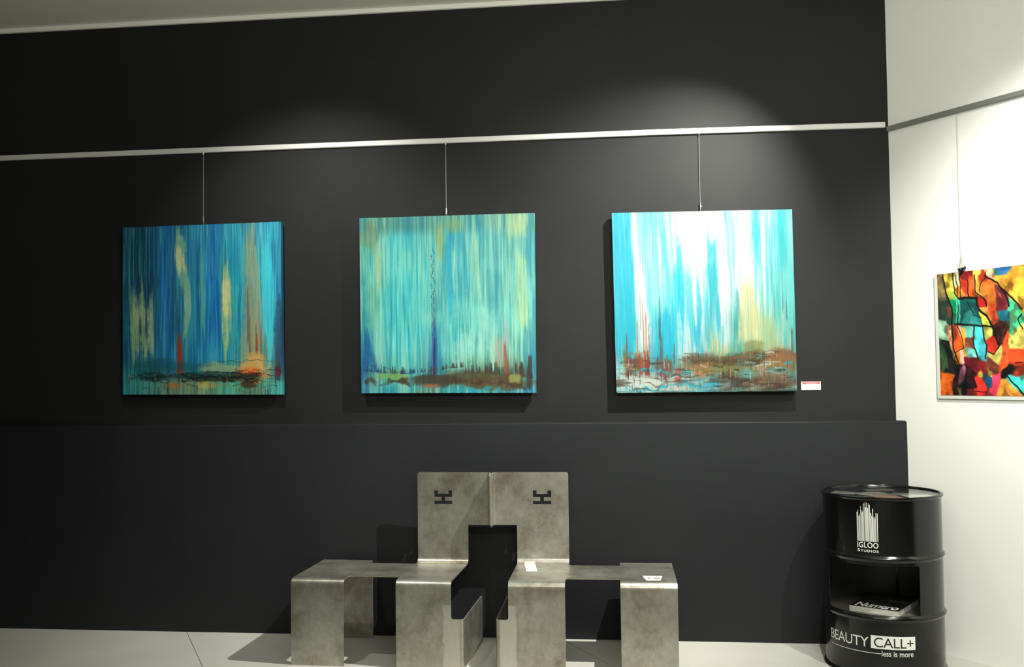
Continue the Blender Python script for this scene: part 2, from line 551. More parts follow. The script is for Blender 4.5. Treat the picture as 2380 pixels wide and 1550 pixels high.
def paint1(n):
    p = Paint(n, 11)
    A = [(0, (28, 90, 112)), (.05, (14, 66, 92)), (.1, (12, 58, 78)), (.17, (15, 62, 84)), (.24, (14, 84, 130)), (.29, (20, 96, 156)), (.33, (28, 84, 118)),
         (.4, (28, 104, 140)), (.46, (26, 108, 150)), (.52, (34, 120, 142)), (.56, (18, 98, 166)), (.62, (30, 128, 156)), (.68, (34, 138, 158)), (.74, (26, 140, 168)),
         (.80, (58, 142, 150)), (.86, (70, 170, 185)), (.93, (40, 150, 185)), (1, (44, 150, 178))]
    B = [(0, (18, 82, 100)), (.08, (12, 50, 66)), (.17, (10, 52, 70)), (.24, (16, 84, 118)), (.29, (16, 92, 165)), (.34, (26, 80, 112)), (.42, (34, 120, 150)), (.5, (26, 112, 146)),
         (.57, (14, 98, 172)), (.63, (38, 126, 140)), (.72, (26, 146, 170)), (.8, (90, 146, 140)), (.9, (58, 205, 216)), (1, (36, 120, 165))]
    Cc = [(0, (14, 66, 96)), (.1, (20, 66, 80)), (.22, (18, 92, 128)), (.3, (22, 96, 148)), (.4, (26, 120, 152)), (.55, (24, 130, 178)), (.7, (40, 146, 150)), (.8, (110, 140, 110)), (.9, (90, 185, 175)), (1, (40, 60, 90))]
    D = [(0, (24, 104, 112)), (.12, (26, 92, 92)), (.3, (24, 82, 96)), (.5, (36, 116, 126)), (.66, (34, 124, 122)), (.78, (150, 124, 72)), (.9, (150, 150, 100)), (1, (50, 96, 96))]
    E_ = [(0, (34, 120, 120)), (.12, (60, 136, 110)), (.35, (116, 118, 66)), (.5, (140, 140, 66)), (.62, (90, 160, 110)), (.7, (80, 170, 130)), (.8, (96, 120, 66)), (1, (80, 190, 170))]
    p.base([(0, A), (.3, B), (.62, B), (.78, Cc), (.87, D), (.93, E_), (1, E_)])
    p.warp(.05)
    p.streak(.28, (8, 60, 92), (70, 160, 168))
    p.streak(.22, (16, 80, 140), (40, 120, 150), 40)
    cream, cr2 = (156, 168, 122), (128, 156, 120)
    p.streak(.35, (14, 70, 110), (80, 170, 165), 60, .6)
    p.stroke([(.06, .36), (.075, .6), (.08, .8)], [.012, .03, .02], cr2, .8, dv=.14)
    p.stroke([(.11, .38), (.11, .6), (.11, .78)], [.02, .055, .04], cr2, .85, rag=.8, dv=.2)
    p.stroke([(.18, .38), (.175, .55), (.175, .74)], [.008, .018, .02], cream, .85, dv=.12)
    p.stroke([(.10, .48), (.11, .52), (.11, .6)], [.03, .05, .04], cream, .6, dv=.1)
    p.stroke([(.112, .53), (.112, .66)], [.008, .01], (20, 62, 76), .8, dv=.08)
    p.stroke([(.15, .52), (.152, .65)], [.006, .008], (20, 62, 76), .8, dv=.08)
    p.stroke([(.365, .05), (.365, .12), (.37, .22), (.39, .3), (.41, .42), (.415, .52), (.395, .66)], [.02, .035, .035, .028, .026, .02, .008], (118, 158, 130), .9, dv=.1)
    p.stroke([(.36, .14), (.365, .2), (.38, .27)], [.022, .03, .02], (170, 180, 132), .85, dv=.06)
    p.stroke([(.50, .16), (.505, .4), (.51, .6)], [.012, .02, .014], (70, 146, 140), .7, dv=.2)
    p.stroke([(.655, .25), (.655, .36), (.655, .5), (.655, .62), (.65, .78)], [.01, .026, .032, .026, .01], (150, 172, 118), .9, dv=.12)
    p.stroke([(.655, .34), (.652, .45), (.655, .55)], [.018, .024, .012], (192, 190, 122), .85, dv=.06)
    p.stroke([(.71, .38), (.71, .7)], [.012, .014], (70, 160, 150), .6, dv=.2)
    p.stroke([(.81, .02), (.815, .3), (.82, .6), (.82, .9)], [.02, .045, .055, .09], (140, 142, 106), .75, rag=1.0, dv=.12)
    p.stroke([(.90, .1), (.91, .3), (.915, .5), (.93, .8)], [.02, .035, .03, .012], (60, 196, 214), .55, rag=1.0, dv=.2)
    p.stroke([(.985, .46), (.98, .6), (.975, .84)], [.014, .03, .022], (44, 44, 64), .65, rag=1.2, dv=.16)
    for u, v0, v1, c in [(.79, .38, .7, (92, 60, 44)), (.80, .55, .76, (100, 64, 40)), (.84, .6, .76, (120, 52, 28)), (.845, .66, .76, (140, 50, 24)), (.87, .6, .78, (104, 70, 44)), (.86, .45, .7, (160, 110, 70)), (.825, .5, .8, (170, 130, 84)), (.90, .66, .8, (120, 100, 70))]:
        p.stroke([(u, v0), (u, v1)], [.003, .006], c, .8, rag=.4, dv=.05)
    p.blob(.84, .84, .07, .08, (196, 150, 76), .8)
    p.blob(.82, .89, .10, .035, (206, 104, 44), .8)
    p.blob(.83, .885, .04, .015, (186, 34, 20), .9)
    p.blob(.745, .885, .03, .02, (206, 84, 40), .8)
    p.stroke([(.36, .64), (.362, .72), (.362, .88)], [.01, .018, .018], (112, 52, 34), .92, rag=.25, dv=.1)
    p.stroke([(.362, .70), (.364, .88)], [.008, .011], (128, 44, 26), .8, rag=.2, dv=.05)
    p.blob(.60, .85, .09, .03, (150, 156, 104), .7)
    p.blob(.25, .83, .2, .04, (20, 70, 80), .6)
    p.blob(.42, .895, .40, .022, (16, 44, 46), .75, 1.2)
    p.blob(.60, .91, .30, .016, (40, 44, 26), .6, 1.2)
    p.line([(.05, .885), (.3, .885), (.5, .875), (.7, .88), (.95, .89)], .004, (12, 28, 36), .9, .012, 3)
    p.line([(.05, .89), (.2, .905), (.4, .89), (.6, .905), (.75, .90), (.9, .925)], .006, (10, 26, 26), .85, .018, 5)
    p.line([(.3, .9), (.45, .915), (.6, .90), (.85, .925)], .005, (20, 26, 22), .8, .02, 8)
    p.line([(.1, .91), (.3, .93), (.45, .915)], .006, (14, 40, 50), .7, .02, 9)
    p.line([(.6, .80), (.8, .81), (.95, .8)], .002, (20, 50, 50), .6, .01, 12)
    p.line([(.7, .85), (.85, .87), (.98, .85)], .002, (70, 40, 30), .7, .015, 13)
    p.blob(.33, .945, .06, .025, (160, 92, 40), .8)
    p.blob(.53, .945, .06, .02, (166, 156, 70), .7)
    p.blob(.79, .95, .05, .018, (50, 34, 24), .8)
    p.blob(.97, .875, .02, .04, (80, 24, 40), .8)
    r = np.random.RandomState(21)
    for k in range(70):
        u = r.uniform(.02, .98); v = r.uniform(.86, .985)
        c = [(14, 40, 40), (120, 130, 66), (50, 140, 110), (170, 110, 50), (24, 70, 70), (60, 50, 30)][r.randint(6)]
        if k % 2: p.line([(u, v), (u + r.uniform(.03, .12), v + r.uniform(-.01, .01))], r.uniform(.002, .005), c, r.uniform(.3, .8), .01, 60 + k)
        else: p.stroke([(u, v - .01), (u, v + r.uniform(.01, .04))], [.004, .006], c, r.uniform(.3, .6), rag=.8, dv=.02)
    return p.img


def paint2(n):
    p = Paint(n, 31)
    T = [(0, (40, 140, 150)), (.05, (90, 140, 110)), (.2, (84, 150, 130)), (.3, (60, 140, 145)), (.45, (100, 160, 140)), (.55, (110, 165, 130)), (.66, (60, 150, 160)), (.8, (120, 170, 150)), (.9, (170, 200, 150)), (1, (50, 130, 130))]
    A = [(0, (84, 180, 160)), (.08, (110, 190, 160)), (.13, (140, 215, 195)), (.2, (78, 215, 222)), (.3, (84, 205, 205)), (.4, (110, 200, 190)), (.48, (110, 190, 175)), (.52, (50, 170, 195)), (.6, (70, 178, 188)), (.67, (100, 190, 185)), (.72, (66, 165, 170)), (.8, (90, 175, 175)), (.9, (110, 180, 165)), (.96, (90, 170, 170)), (1, (60, 160, 170))]
    B = [(0, (56, 170, 170)), (.08, (120, 190, 155)), (.16, (70, 205, 208)), (.25, (66, 205, 212)), (.34, (80, 205, 205)), (.42, (100, 190, 180)), (.52, (70, 185, 195)), (.6, (80, 180, 180)), (.68, (110, 195, 180)), (.76, (80, 170, 170)), (.84, (110, 185, 175)), (.93, (140, 195, 160)), (1, (60, 150, 165))]
    Cc = [(0, (36, 120, 165)), (.05, (40, 130, 175)), (.1, (120, 195, 185)), (.2, (80, 215, 220)), (.33, (90, 205, 205)), (.42, (60, 140, 180)), (.5, (90, 200, 195)), (.6, (120, 210, 195)), (.72, (140, 210, 190)), (.78, (130, 170, 150)), (.88, (110, 170, 150)), (1, (50, 140, 165))]
    D = [(0, (40, 110, 150)), (.06, (60, 120, 130)), (.15, (90, 180, 160)), (.3, (80, 185, 180)), (.42, (40, 90, 110)), (.5, (60, 130, 125)), (.6, (80, 110, 70)), (.72, (86, 96, 48)), (.85, (100, 90, 52)), (.94, (80, 120, 100)), (1, (40, 120, 150))]
    E_ = [(0, (30, 110, 160)), (.1, (44, 150, 165)), (.25, (56, 165, 160)), (.4, (90, 110, 90)), (.5, (50, 140, 140)), (.62, (40, 150, 165)), (.75, (40, 120, 120)), (.9, (40, 120, 150)), (1, (24, 110, 180))]
    p.base([(0, T), (.06, T), (.12, A), (.4, B), (.6, B), (.76, Cc), (.88, D), (.95, D), (.98, E_), (1, E_)])
    p.warp(.06)
    p.streak(.30, (40, 150, 165), (150, 215, 195))
    p.streak(.22, (24, 135, 165), (120, 205, 195), 40)
    p.streak(.4, (30, 130, 150), (175, 225, 195), 60, .6)
    p.blend(sst(.35, 1., p.blot * .6 + p.dry * .5) * sst(.1, .3, p.V) * (1 - sst(.7, .85, p.V)), (130, 220, 205), .45)
    p.stroke([(.105, .12), (.11, .3), (.11, .42)], [.012, .018, .008], (186, 212, 160), .75, dv=.15)
    p.stroke([(.455, .05), (.46, .12), (.465, .24)], [.02, .03, .01], (150, 178, 110), .8, dv=.08)
    p.blob(.55, .05, .05, .05, (146, 176, 110), .35)
    p.blob(.06, .09, .05, .08, (120, 120, 70), .4)
    p.stroke([(.90, .0), (.905, .13)], [.05, .05], (186, 206, 150), .55, dv=.05)
    p.stroke([(.86, .0), (.86, .2)], [.02, .01], (150, 200, 160), .5, dv=.1)
    p.stroke([(.51, .12), (.515, .35), (.52, .58)], [.02, .02, .008], (30, 160, 196), .7, dv=.2)
    p.stroke([(.545, .2), (.54, .35), (.545, .45)], [.004, .006, .004], (190, 220, 180), .7, dv=.1)
    p.stroke([(.66, .05), (.675, .3), (.69, .48)], [.01, .012, .006], (170, 214, 180), .75, dv=.15)
    p.stroke([(.60, .1), (.61, .4)], [.008, .01], (30, 150, 180), .6, dv=.2)
    p.stroke([(.78, .15), (.78, .55)], [.014, .02], (44, 140, 160), .5, dv=.25)
    p.stroke([(.925, .25), (.93, .5), (.94, .62)], [.02, .026, .02], (176, 206, 150), .7, dv=.12)
    p.stroke([(.72, .55), (.73, .8)], [.04, .05], (160, 220, 200), .5, rag=.9, dv=.15)
    p.stroke([(.58, .68), (.58, .86)], [.05, .05], (170, 225, 205), .5, rag=1., dv=.12)
    p.stroke([(.83, .60), (.835, .72)], [.006, .012], (190, 170, 190), .6, dv=.08)
    p.blob(.13, .90, .06, .03, (120, 170, 80), .7)
    p.blob(.23, .90, .05, .03, (130, 165, 70), .7)
    p.stroke([(.03, .62), (.04, .75), (.05, .87)], [.008, .025, .05], (24, 84, 150), .75, rag=.8, dv=.12)
    p.stroke([(.425, .58), (.428, .72), (.425, .90)], [.006, .018, .02], (34, 84, 150), .8, rag=.3, dv=.15)
    # thin dotted stem
    r = np.random.RandomState(4)
    for k in range(30):
        v = .18 + k * .0165
        u = .418 + .008 * math.sin(k * 1.9) + r.uniform(-.003, .003) + .00015 * k
        p.stroke([(u, v), (u + r.uniform(-.006, .006), v + .02)], [.0012, .0026], (70, 50, 80) if k % 3 else (110, 40, 60), .8, rag=.1, dv=.006)
    p.stroke([(.43, .68), (.425, .78), (.422, .93)], [.003, .006, .009], (50, 26, 70), .92, rag=.3, dv=.03)
    p.stroke([(.422, .84), (.420, .89)], [.003, .005], (150, 20, 60), .8, rag=.2, dv=.02)
    # spiky low growth
    for k in range(230):
        u = r.uniform(.02, .99)
        wt = .35 + .9 * sst(.5, .95, np.array(u)) + .3 * math.exp(-((u - .17) / .1) ** 2)
        h = r.uniform(.01, .085) * wt
        c = [(40, 70, 90), (50, 60, 40), (84, 60, 34), (70, 40, 60), (40, 46, 36)][r.randint(5)]
        if u < .35: c = [(30, 60, 120), (50, 50, 100), (40, 80, 110)][r.randint(3)]
        vb = .90 + .02 * math.sin(u * 7) + (.01 if u > .6 else -.03)
        p.stroke([(u, vb - h), (u + r.uniform(-.003, .003), vb)], [.0012, .004], c, r.uniform(.5, .95), rag=.3, dv=.012)
    p.blob(.80, .77, .03, .07, (170, 170, 150), .7)
    p.stroke([(.825, .73), (.83, .8), (.835, .9)], [.006, .012, .012], (150, 84, 60), .9, rag=.4, dv=.05)
    p.blob(.62, .92, .24, .035, (74, 62, 36), .8)
    p.blob(.42, .93, .14, .04, (60, 56, 42), .85)
    p.blob(.78, .95, .22, .03, (88, 66, 40), .85)
    p.stroke([(.97, .8), (.965, .86), (.96, .97)], [.01, .014, .018], (56, 46, 40), .85, rag=.6, dv=.04)
    p.stroke([(.92, .84), (.915, .9), (.91, .96)], [.008, .014, .012], (60, 56, 36), .85, rag=.6, dv=.04)
    p.blob(.885, .925, .03, .03, (170, 180, 90), .6)
    p.line([(.02, .935), (.15, .94), (.3, .945), (.5, .95), (.7, .945), (.95, .965)], .012, (66, 50, 40), .85, .016, 3)
    p.blob(.40, .96, .06, .012, (160, 96, 60), .9)
    p.line([(0, .83), (.1, .85), (.3, .89), (.42, .91)], .002, (44, 70, 110), .7, .008, 6)
    p.line([(.5, .975), (.65, .97), (.8, .985)], .01, (40, 160, 180), .7, .014, 9)
    return p.img


def paint3(n):
    p = Paint(n, 57)
    W = (255, 255, 255)
    A = [(0, (40, 205, 235)), (.1, (30, 205, 235)), (.12, W), (.16, (190, 250, 250)), (.22, (150, 245, 250)), (.28, (130, 240, 250)), (.34, (225, 255, 255)), (.39, (255, 255, 255)), (.5, (255, 255, 255)), (.58, W), (.64, (170, 245, 245)), (.7, (235, 255, 250)), (.76, W), (.79, (80, 225, 235)), (.84, (200, 255, 250)), (.9, (130, 240, 240)), (.94, (60, 220, 225)), (1, (150, 245, 240))]
    B = [(0, (34, 210, 240)), (.09, (34, 215, 240)), (.12, (200, 250, 250)), (.15, W), (.2, (140, 240, 250)), (.26, (170, 250, 250)), (.32, (90, 235, 248)), (.37, (30, 220, 238)), (.42, (210, 250, 250)), (.48, W), (.52, (60, 215, 230)), (.57, (40, 200, 220)), (.61, W), (.66, (220, 255, 250)), (.70, W), (.8, (230, 255, 245)), (.84, (160, 248, 240)), (.9, (120, 240, 235)), (1, (110, 240, 235))]
    Cc = [(0, (20, 205, 238)), (.09, (24, 210, 240)), (.13, W), (.18, W), (.23, (40, 210, 235)), (.28, (20, 208, 238)), (.36, (30, 215, 240)), (.42, (150, 235, 248)), (.46, (30, 200, 235)), (.5, (200, 240, 240)), (.55, (60, 200, 210)), (.6, (240, 255, 255)), (.65, (110, 210, 200)), (.68, (70, 180, 175)), (.72, (235, 240, 190)), (.8, (240, 240, 170)), (.86, (170, 235, 200)), (.92, (130, 225, 205)), (1, (90, 220, 210))]
    D = [(0, (60, 205, 235)), (.05, (60, 190, 210)), (.1, (60, 200, 225)), (.14, (200, 240, 235)), (.22, (30, 200, 235)), (.33, (30, 195, 230)), (.40, (220, 235, 220)), (.48, (70, 190, 220)), (.54, (220, 220, 160)), (.6, (190, 205, 130)), (.67, (80, 160, 140)), (.72, (150, 160, 90)), (.82, (200, 210, 140)), (.9, (190, 190, 120)), (1, (110, 180, 150))]
    E_ = [(0, (190, 240, 240)), (.1, (150, 230, 240)), (.2, (160, 150, 130)), (.3, (60, 190, 220)), (.4, (150, 140, 90)), (.6, (130, 130, 70)), (.8, (160, 140, 80)), (.9, (160, 120, 70)), (1, (90, 160, 140))]
    G = [(0, (200, 245, 240)), (.15, (240, 250, 235)), (.3, (220, 220, 200)), (.4, (180, 210, 200)), (.5, (130, 190, 190)), (.6, (110, 90, 60)), (.7, (130, 150, 120)), (.8, (150, 120, 80)), (.9, (140, 110, 70)), (1, (100, 150, 140))]
    p.base([(0, A), (.28, A), (.36, B), (.5, B), (.62, Cc), (.72, Cc), (.79, D), (.86, E_), (.93, G), (1, G)])
    p.warp(.05)
    p.streak(.25, (30, 205, 235), (255, 255, 255))
    p.streak(.18, (60, 205, 225), (255, 255, 255), 40)
    for u, v0, v1, wd, c, a_ in [(.04, 0, .7, .03, (30, 210, 238), .8), (.08, .2, .8, .03, (24, 205, 236), .8), (.23, .0, .4, .012, (140, 240, 250), .6), (.125, 0, .5, .012, W, .8),
                                 (.155, .3, .78, .02, W, .8), (.26, .1, .42, .012, W, .8), (.30, .25, .6, .015, (90, 232, 248), .7), (.37, .2, .75, .022, (24, 215, 238), .8), (.42, .3, .65, .02, (60, 220, 245), .7),
                                 (.455, .25, .65, .02, W, .7), (.40, .0, .3, .02, W, .7), (.5, .0, .3, .045, W, .8), (.555, .18, .48, .035, (50, 205, 220), .85), (.535, .12, .3, .012, (60, 190, 205), .7),
                                 (.605, .0, .65, .03, W, .9), (.635, .3, .6, .012, W, .8), (.68, .05, .45, .02, (250, 255, 255), .6), (.685, .45, .84, .018, (80, 185, 180), .85), (.67, .0, .35, .01, (120, 235, 240), .7),
                                 (.74, .0, .5, .04, W, .9), (.80, .0, .25, .016, (60, 215, 228), .8), (.835, .05, .5, .014, W, .7), (.93, .0, .3, .02, (50, 215, 220), .7), (.975, .1, .7, .02, (110, 240, 235), .6),
                                 (.47, .4, .72, .014, (30, 205, 238), .8), (.575, .5, .68, .014, (40, 205, 225), .8), (.205, .6, .85, .02, (60, 205, 235), .6), (.29, .55, .85, .03, (20, 200, 236), .8), (.36, .55, .8, .015, W, .6), (.40, .6, .85, .02, (235, 250, 250), .7), (.44, .72, .8, .012, (255, 255, 255), .5)]:
        p.stroke([(u, v0), (u + .005, (v0 + v1) / 2), (u, v1)], [wd * .5, wd, wd * .35], c, a_, rag=.5, dv=.14)
    p.stroke([(.74, .4), (.75, .6), (.74, .74)], [.03, .055, .06], (244, 244, 176), .85, dv=.15)
    p.stroke([(.55, .68), (.56, .78)], [.02, .02], (226, 220, 160), .7, dv=.1)
    p.stroke([(.86, .62), (.87, .76)], [.03, .05], (206, 220, 150), .6, dv=.12)
    r = np.random.RandomState(8)
    for u, v0, v1, wd, c in [(.145, .45, .66, .002, (130, 90, 60)), (.125, .6, .88, .006, (190, 150, 110)), (.175, .55, .88, .006, (200, 150, 110)), (.16, .5, .8, .003, (150, 100, 70)), (.19, .62, .86, .004, (170, 110, 80)),
                             (.255, .47, .84, .005, (80, 110, 120)), (.25, .6, .7, .004, (90, 80, 90)), (.262, .7, .82, .006, (110, 120, 80)), (.065, .68, .8, .004, (90, 90, 60)), (.935, .33, .55, .003, (70, 160, 160)), (.89, .42, .6, .003, (90, 170, 170)), (.955, .5, .6, .003, (70, 150, 150)), (.33, .74, .85, .005, (120, 110, 80)), (.21, .65, .85, .003, (150, 160, 160)), (.98, .66, .9, .008, (120, 120, 80))]:
        p.stroke([(u, v0), (u, v1)], [wd * .6, wd], c, .85, rag=.5, dv=.05)
    # rust patches on the left
    for u, v0, v1, wd, c, a_ in [(.055, .76, .88, .012, (130, 110, 70), .8), (.075, .82, .90, .022, (176, 84, 52), .9), (.10, .82, .90, .02, (110, 66, 44), .8), (.125, .78, .90, .010, (170, 90, 60), .9), (.135, .80, .88, .02, (100, 60, 40), .7),
                                 (.155, .80, .90, .022, (184, 80, 50), .9), (.18, .82, .90, .016, (150, 70, 50), .9), (.24, .80, .91, .02, (90, 100, 100), .7), (.262, .84, .92, .016, (150, 50, 50), .8), (.30, .82, .92, .02, (120, 110, 80), .7),
                                 (.45, .86, .92, .02, (190, 120, 70), .8), (.48, .87, .93, .03, (206, 140, 90), .8), (.53, .86, .91, .03, (150, 140, 90), .7), (.62, .87, .95, .03, (130, 100, 60), .7)]:
        p.stroke([(u, v0), (u, v1)], [wd, wd], c, a_, rag=1.3, dv=.05)
    p.blob(.27, .86, .05, .04, (110, 110, 110), .6)
    p.blob(.30, .865, .03, .03, (140, 80, 60), .6)
    # brown horizon mass
    p.blob(.50, .825, .13, .035, (112, 84, 56), .85)
    p.blob(.68, .825, .14, .03, (104, 88, 52), .85)
    p.blob(.78, .81, .05, .035, (80, 74, 44), .85)
    p.blob(.76, .77, .05, .05, (130, 140, 80), .6)
    p.blob(.93, .80, .08, .035, (150, 84, 52), .75)
    p.blob(.92, .85, .10, .045, (166, 124, 72), .7)
    p.blob(.50, .87, .06, .035, (196, 140, 84), .8)
    p.blob(.60, .87, .10, .03, (140, 140, 80), .7)
    p.line([(.4, .82), (.6, .83), (.8, .845)], .010, (90, 66, 44), .7, .014, 21)
    p.line([(.52, .85), (.65, .86), (.8, .85)], .006, (96, 80, 44), .7, .014, 22)
    # bank below
    p.blob(.70, .955, .12, .035, (70, 52, 36), .9)
    p.blob(.86, .95, .12, .035, (120, 86, 58), .8)
    p.blob(.62, .92, .05, .025, (80, 70, 44), .8)
    p.blob(.73, .905, .03, .025, (90, 200, 205), .7)
    p.blob(.90, .885, .06, .014, (90, 170, 170), .7)
    p.blob(.55, .955, .09, .025, (170, 225, 230), .6)
    p.stroke([(.35, .86), (.345, .92), (.34, .96)], [.012, .02, .01], (204, 90, 62), .9, rag=.7, dv=.04)
    p.blob(.12, .94, .14, .03, (246, 252, 240), .7)
    p.line([(.05, .885), (.15, .88), (.3, .90), (.42, .89)], .008, (50, 200, 225), .85, .016, 25)
    p.line([(.22, .92), (.4, .905), (.55, .90), (.7, .93)], .005, (90, 60, 60), .7, .018, 26)
    p.line([(.05, .97), (.2, .985), (.4, .96), (.58, .97)], .010, (40, 195, 225), .85, .016, 27)
    p.line([(0, .955), (.15, .95), (.3, .96), (.4, .945)], .004, (150, 120, 90), .7, .016, 28)
    for k in range(300):
        u = r.uniform(.0, 1)
        v = r.uniform(.78, .97)
        c = [(100, 60, 40), (60, 46, 34), (190, 150, 100), (230, 240, 230), (120, 120, 70), (180, 90, 60), (60, 190, 215)][r.randint(7)]
        if k % 3:
            p.stroke([(u, v), (u + r.uniform(-.003, .003), v + r.uniform(.01, .045))], [.0022, .0030], c, r.uniform(.3, .75), rag=.5, dv=.02)
        else:
            p.line([(u, v), (u + r.uniform(.02, .10), v + r.uniform(-.008, .008))], r.uniform(.002, .006), c, r.uniform(.4, .85), .008, 40 + k)
    p.blend(sst(.55, .8, p.horiz) * sst(.9, .94, p.V) * .6, (60, 50, 40))
    p.line([(0, .995), (1, .995)], .005, (40, 110, 110), .6, .006, 30)
    return p.img


def inpoly(U, V, poly):
    inside = np.zeros(U.shape, bool)
    n = len(poly)
    for i in range(n):
        x1, y1 = poly[i]; x2, y2 = poly[(i + 1) % n]
        if y1 == y2: continue
        c = ((y1 > V) != (y2 > V)) & (U < (x2 - x1) * (V - y1) / (y2 - y1) + x1)
        inside ^= c
    return inside


def segdist(U, V, pts):
    d = np.full(U.shape, 1e9)
    for (x1, y1), (x2, y2) in zip(pts[:-1], pts[1:]):
        L = (x2 - x1) ** 2 + (y2 - y1) ** 2 + 1e-9
        t = np.clip(((U - x1) * (x2 - x1) + (V - y1) * (y2 - y1)) / L, 0, 1)
        d = np.minimum(d, np.hypot(U - x1 - t * (x2 - x1), V - y1 - t * (y2 - y1)))
    return d


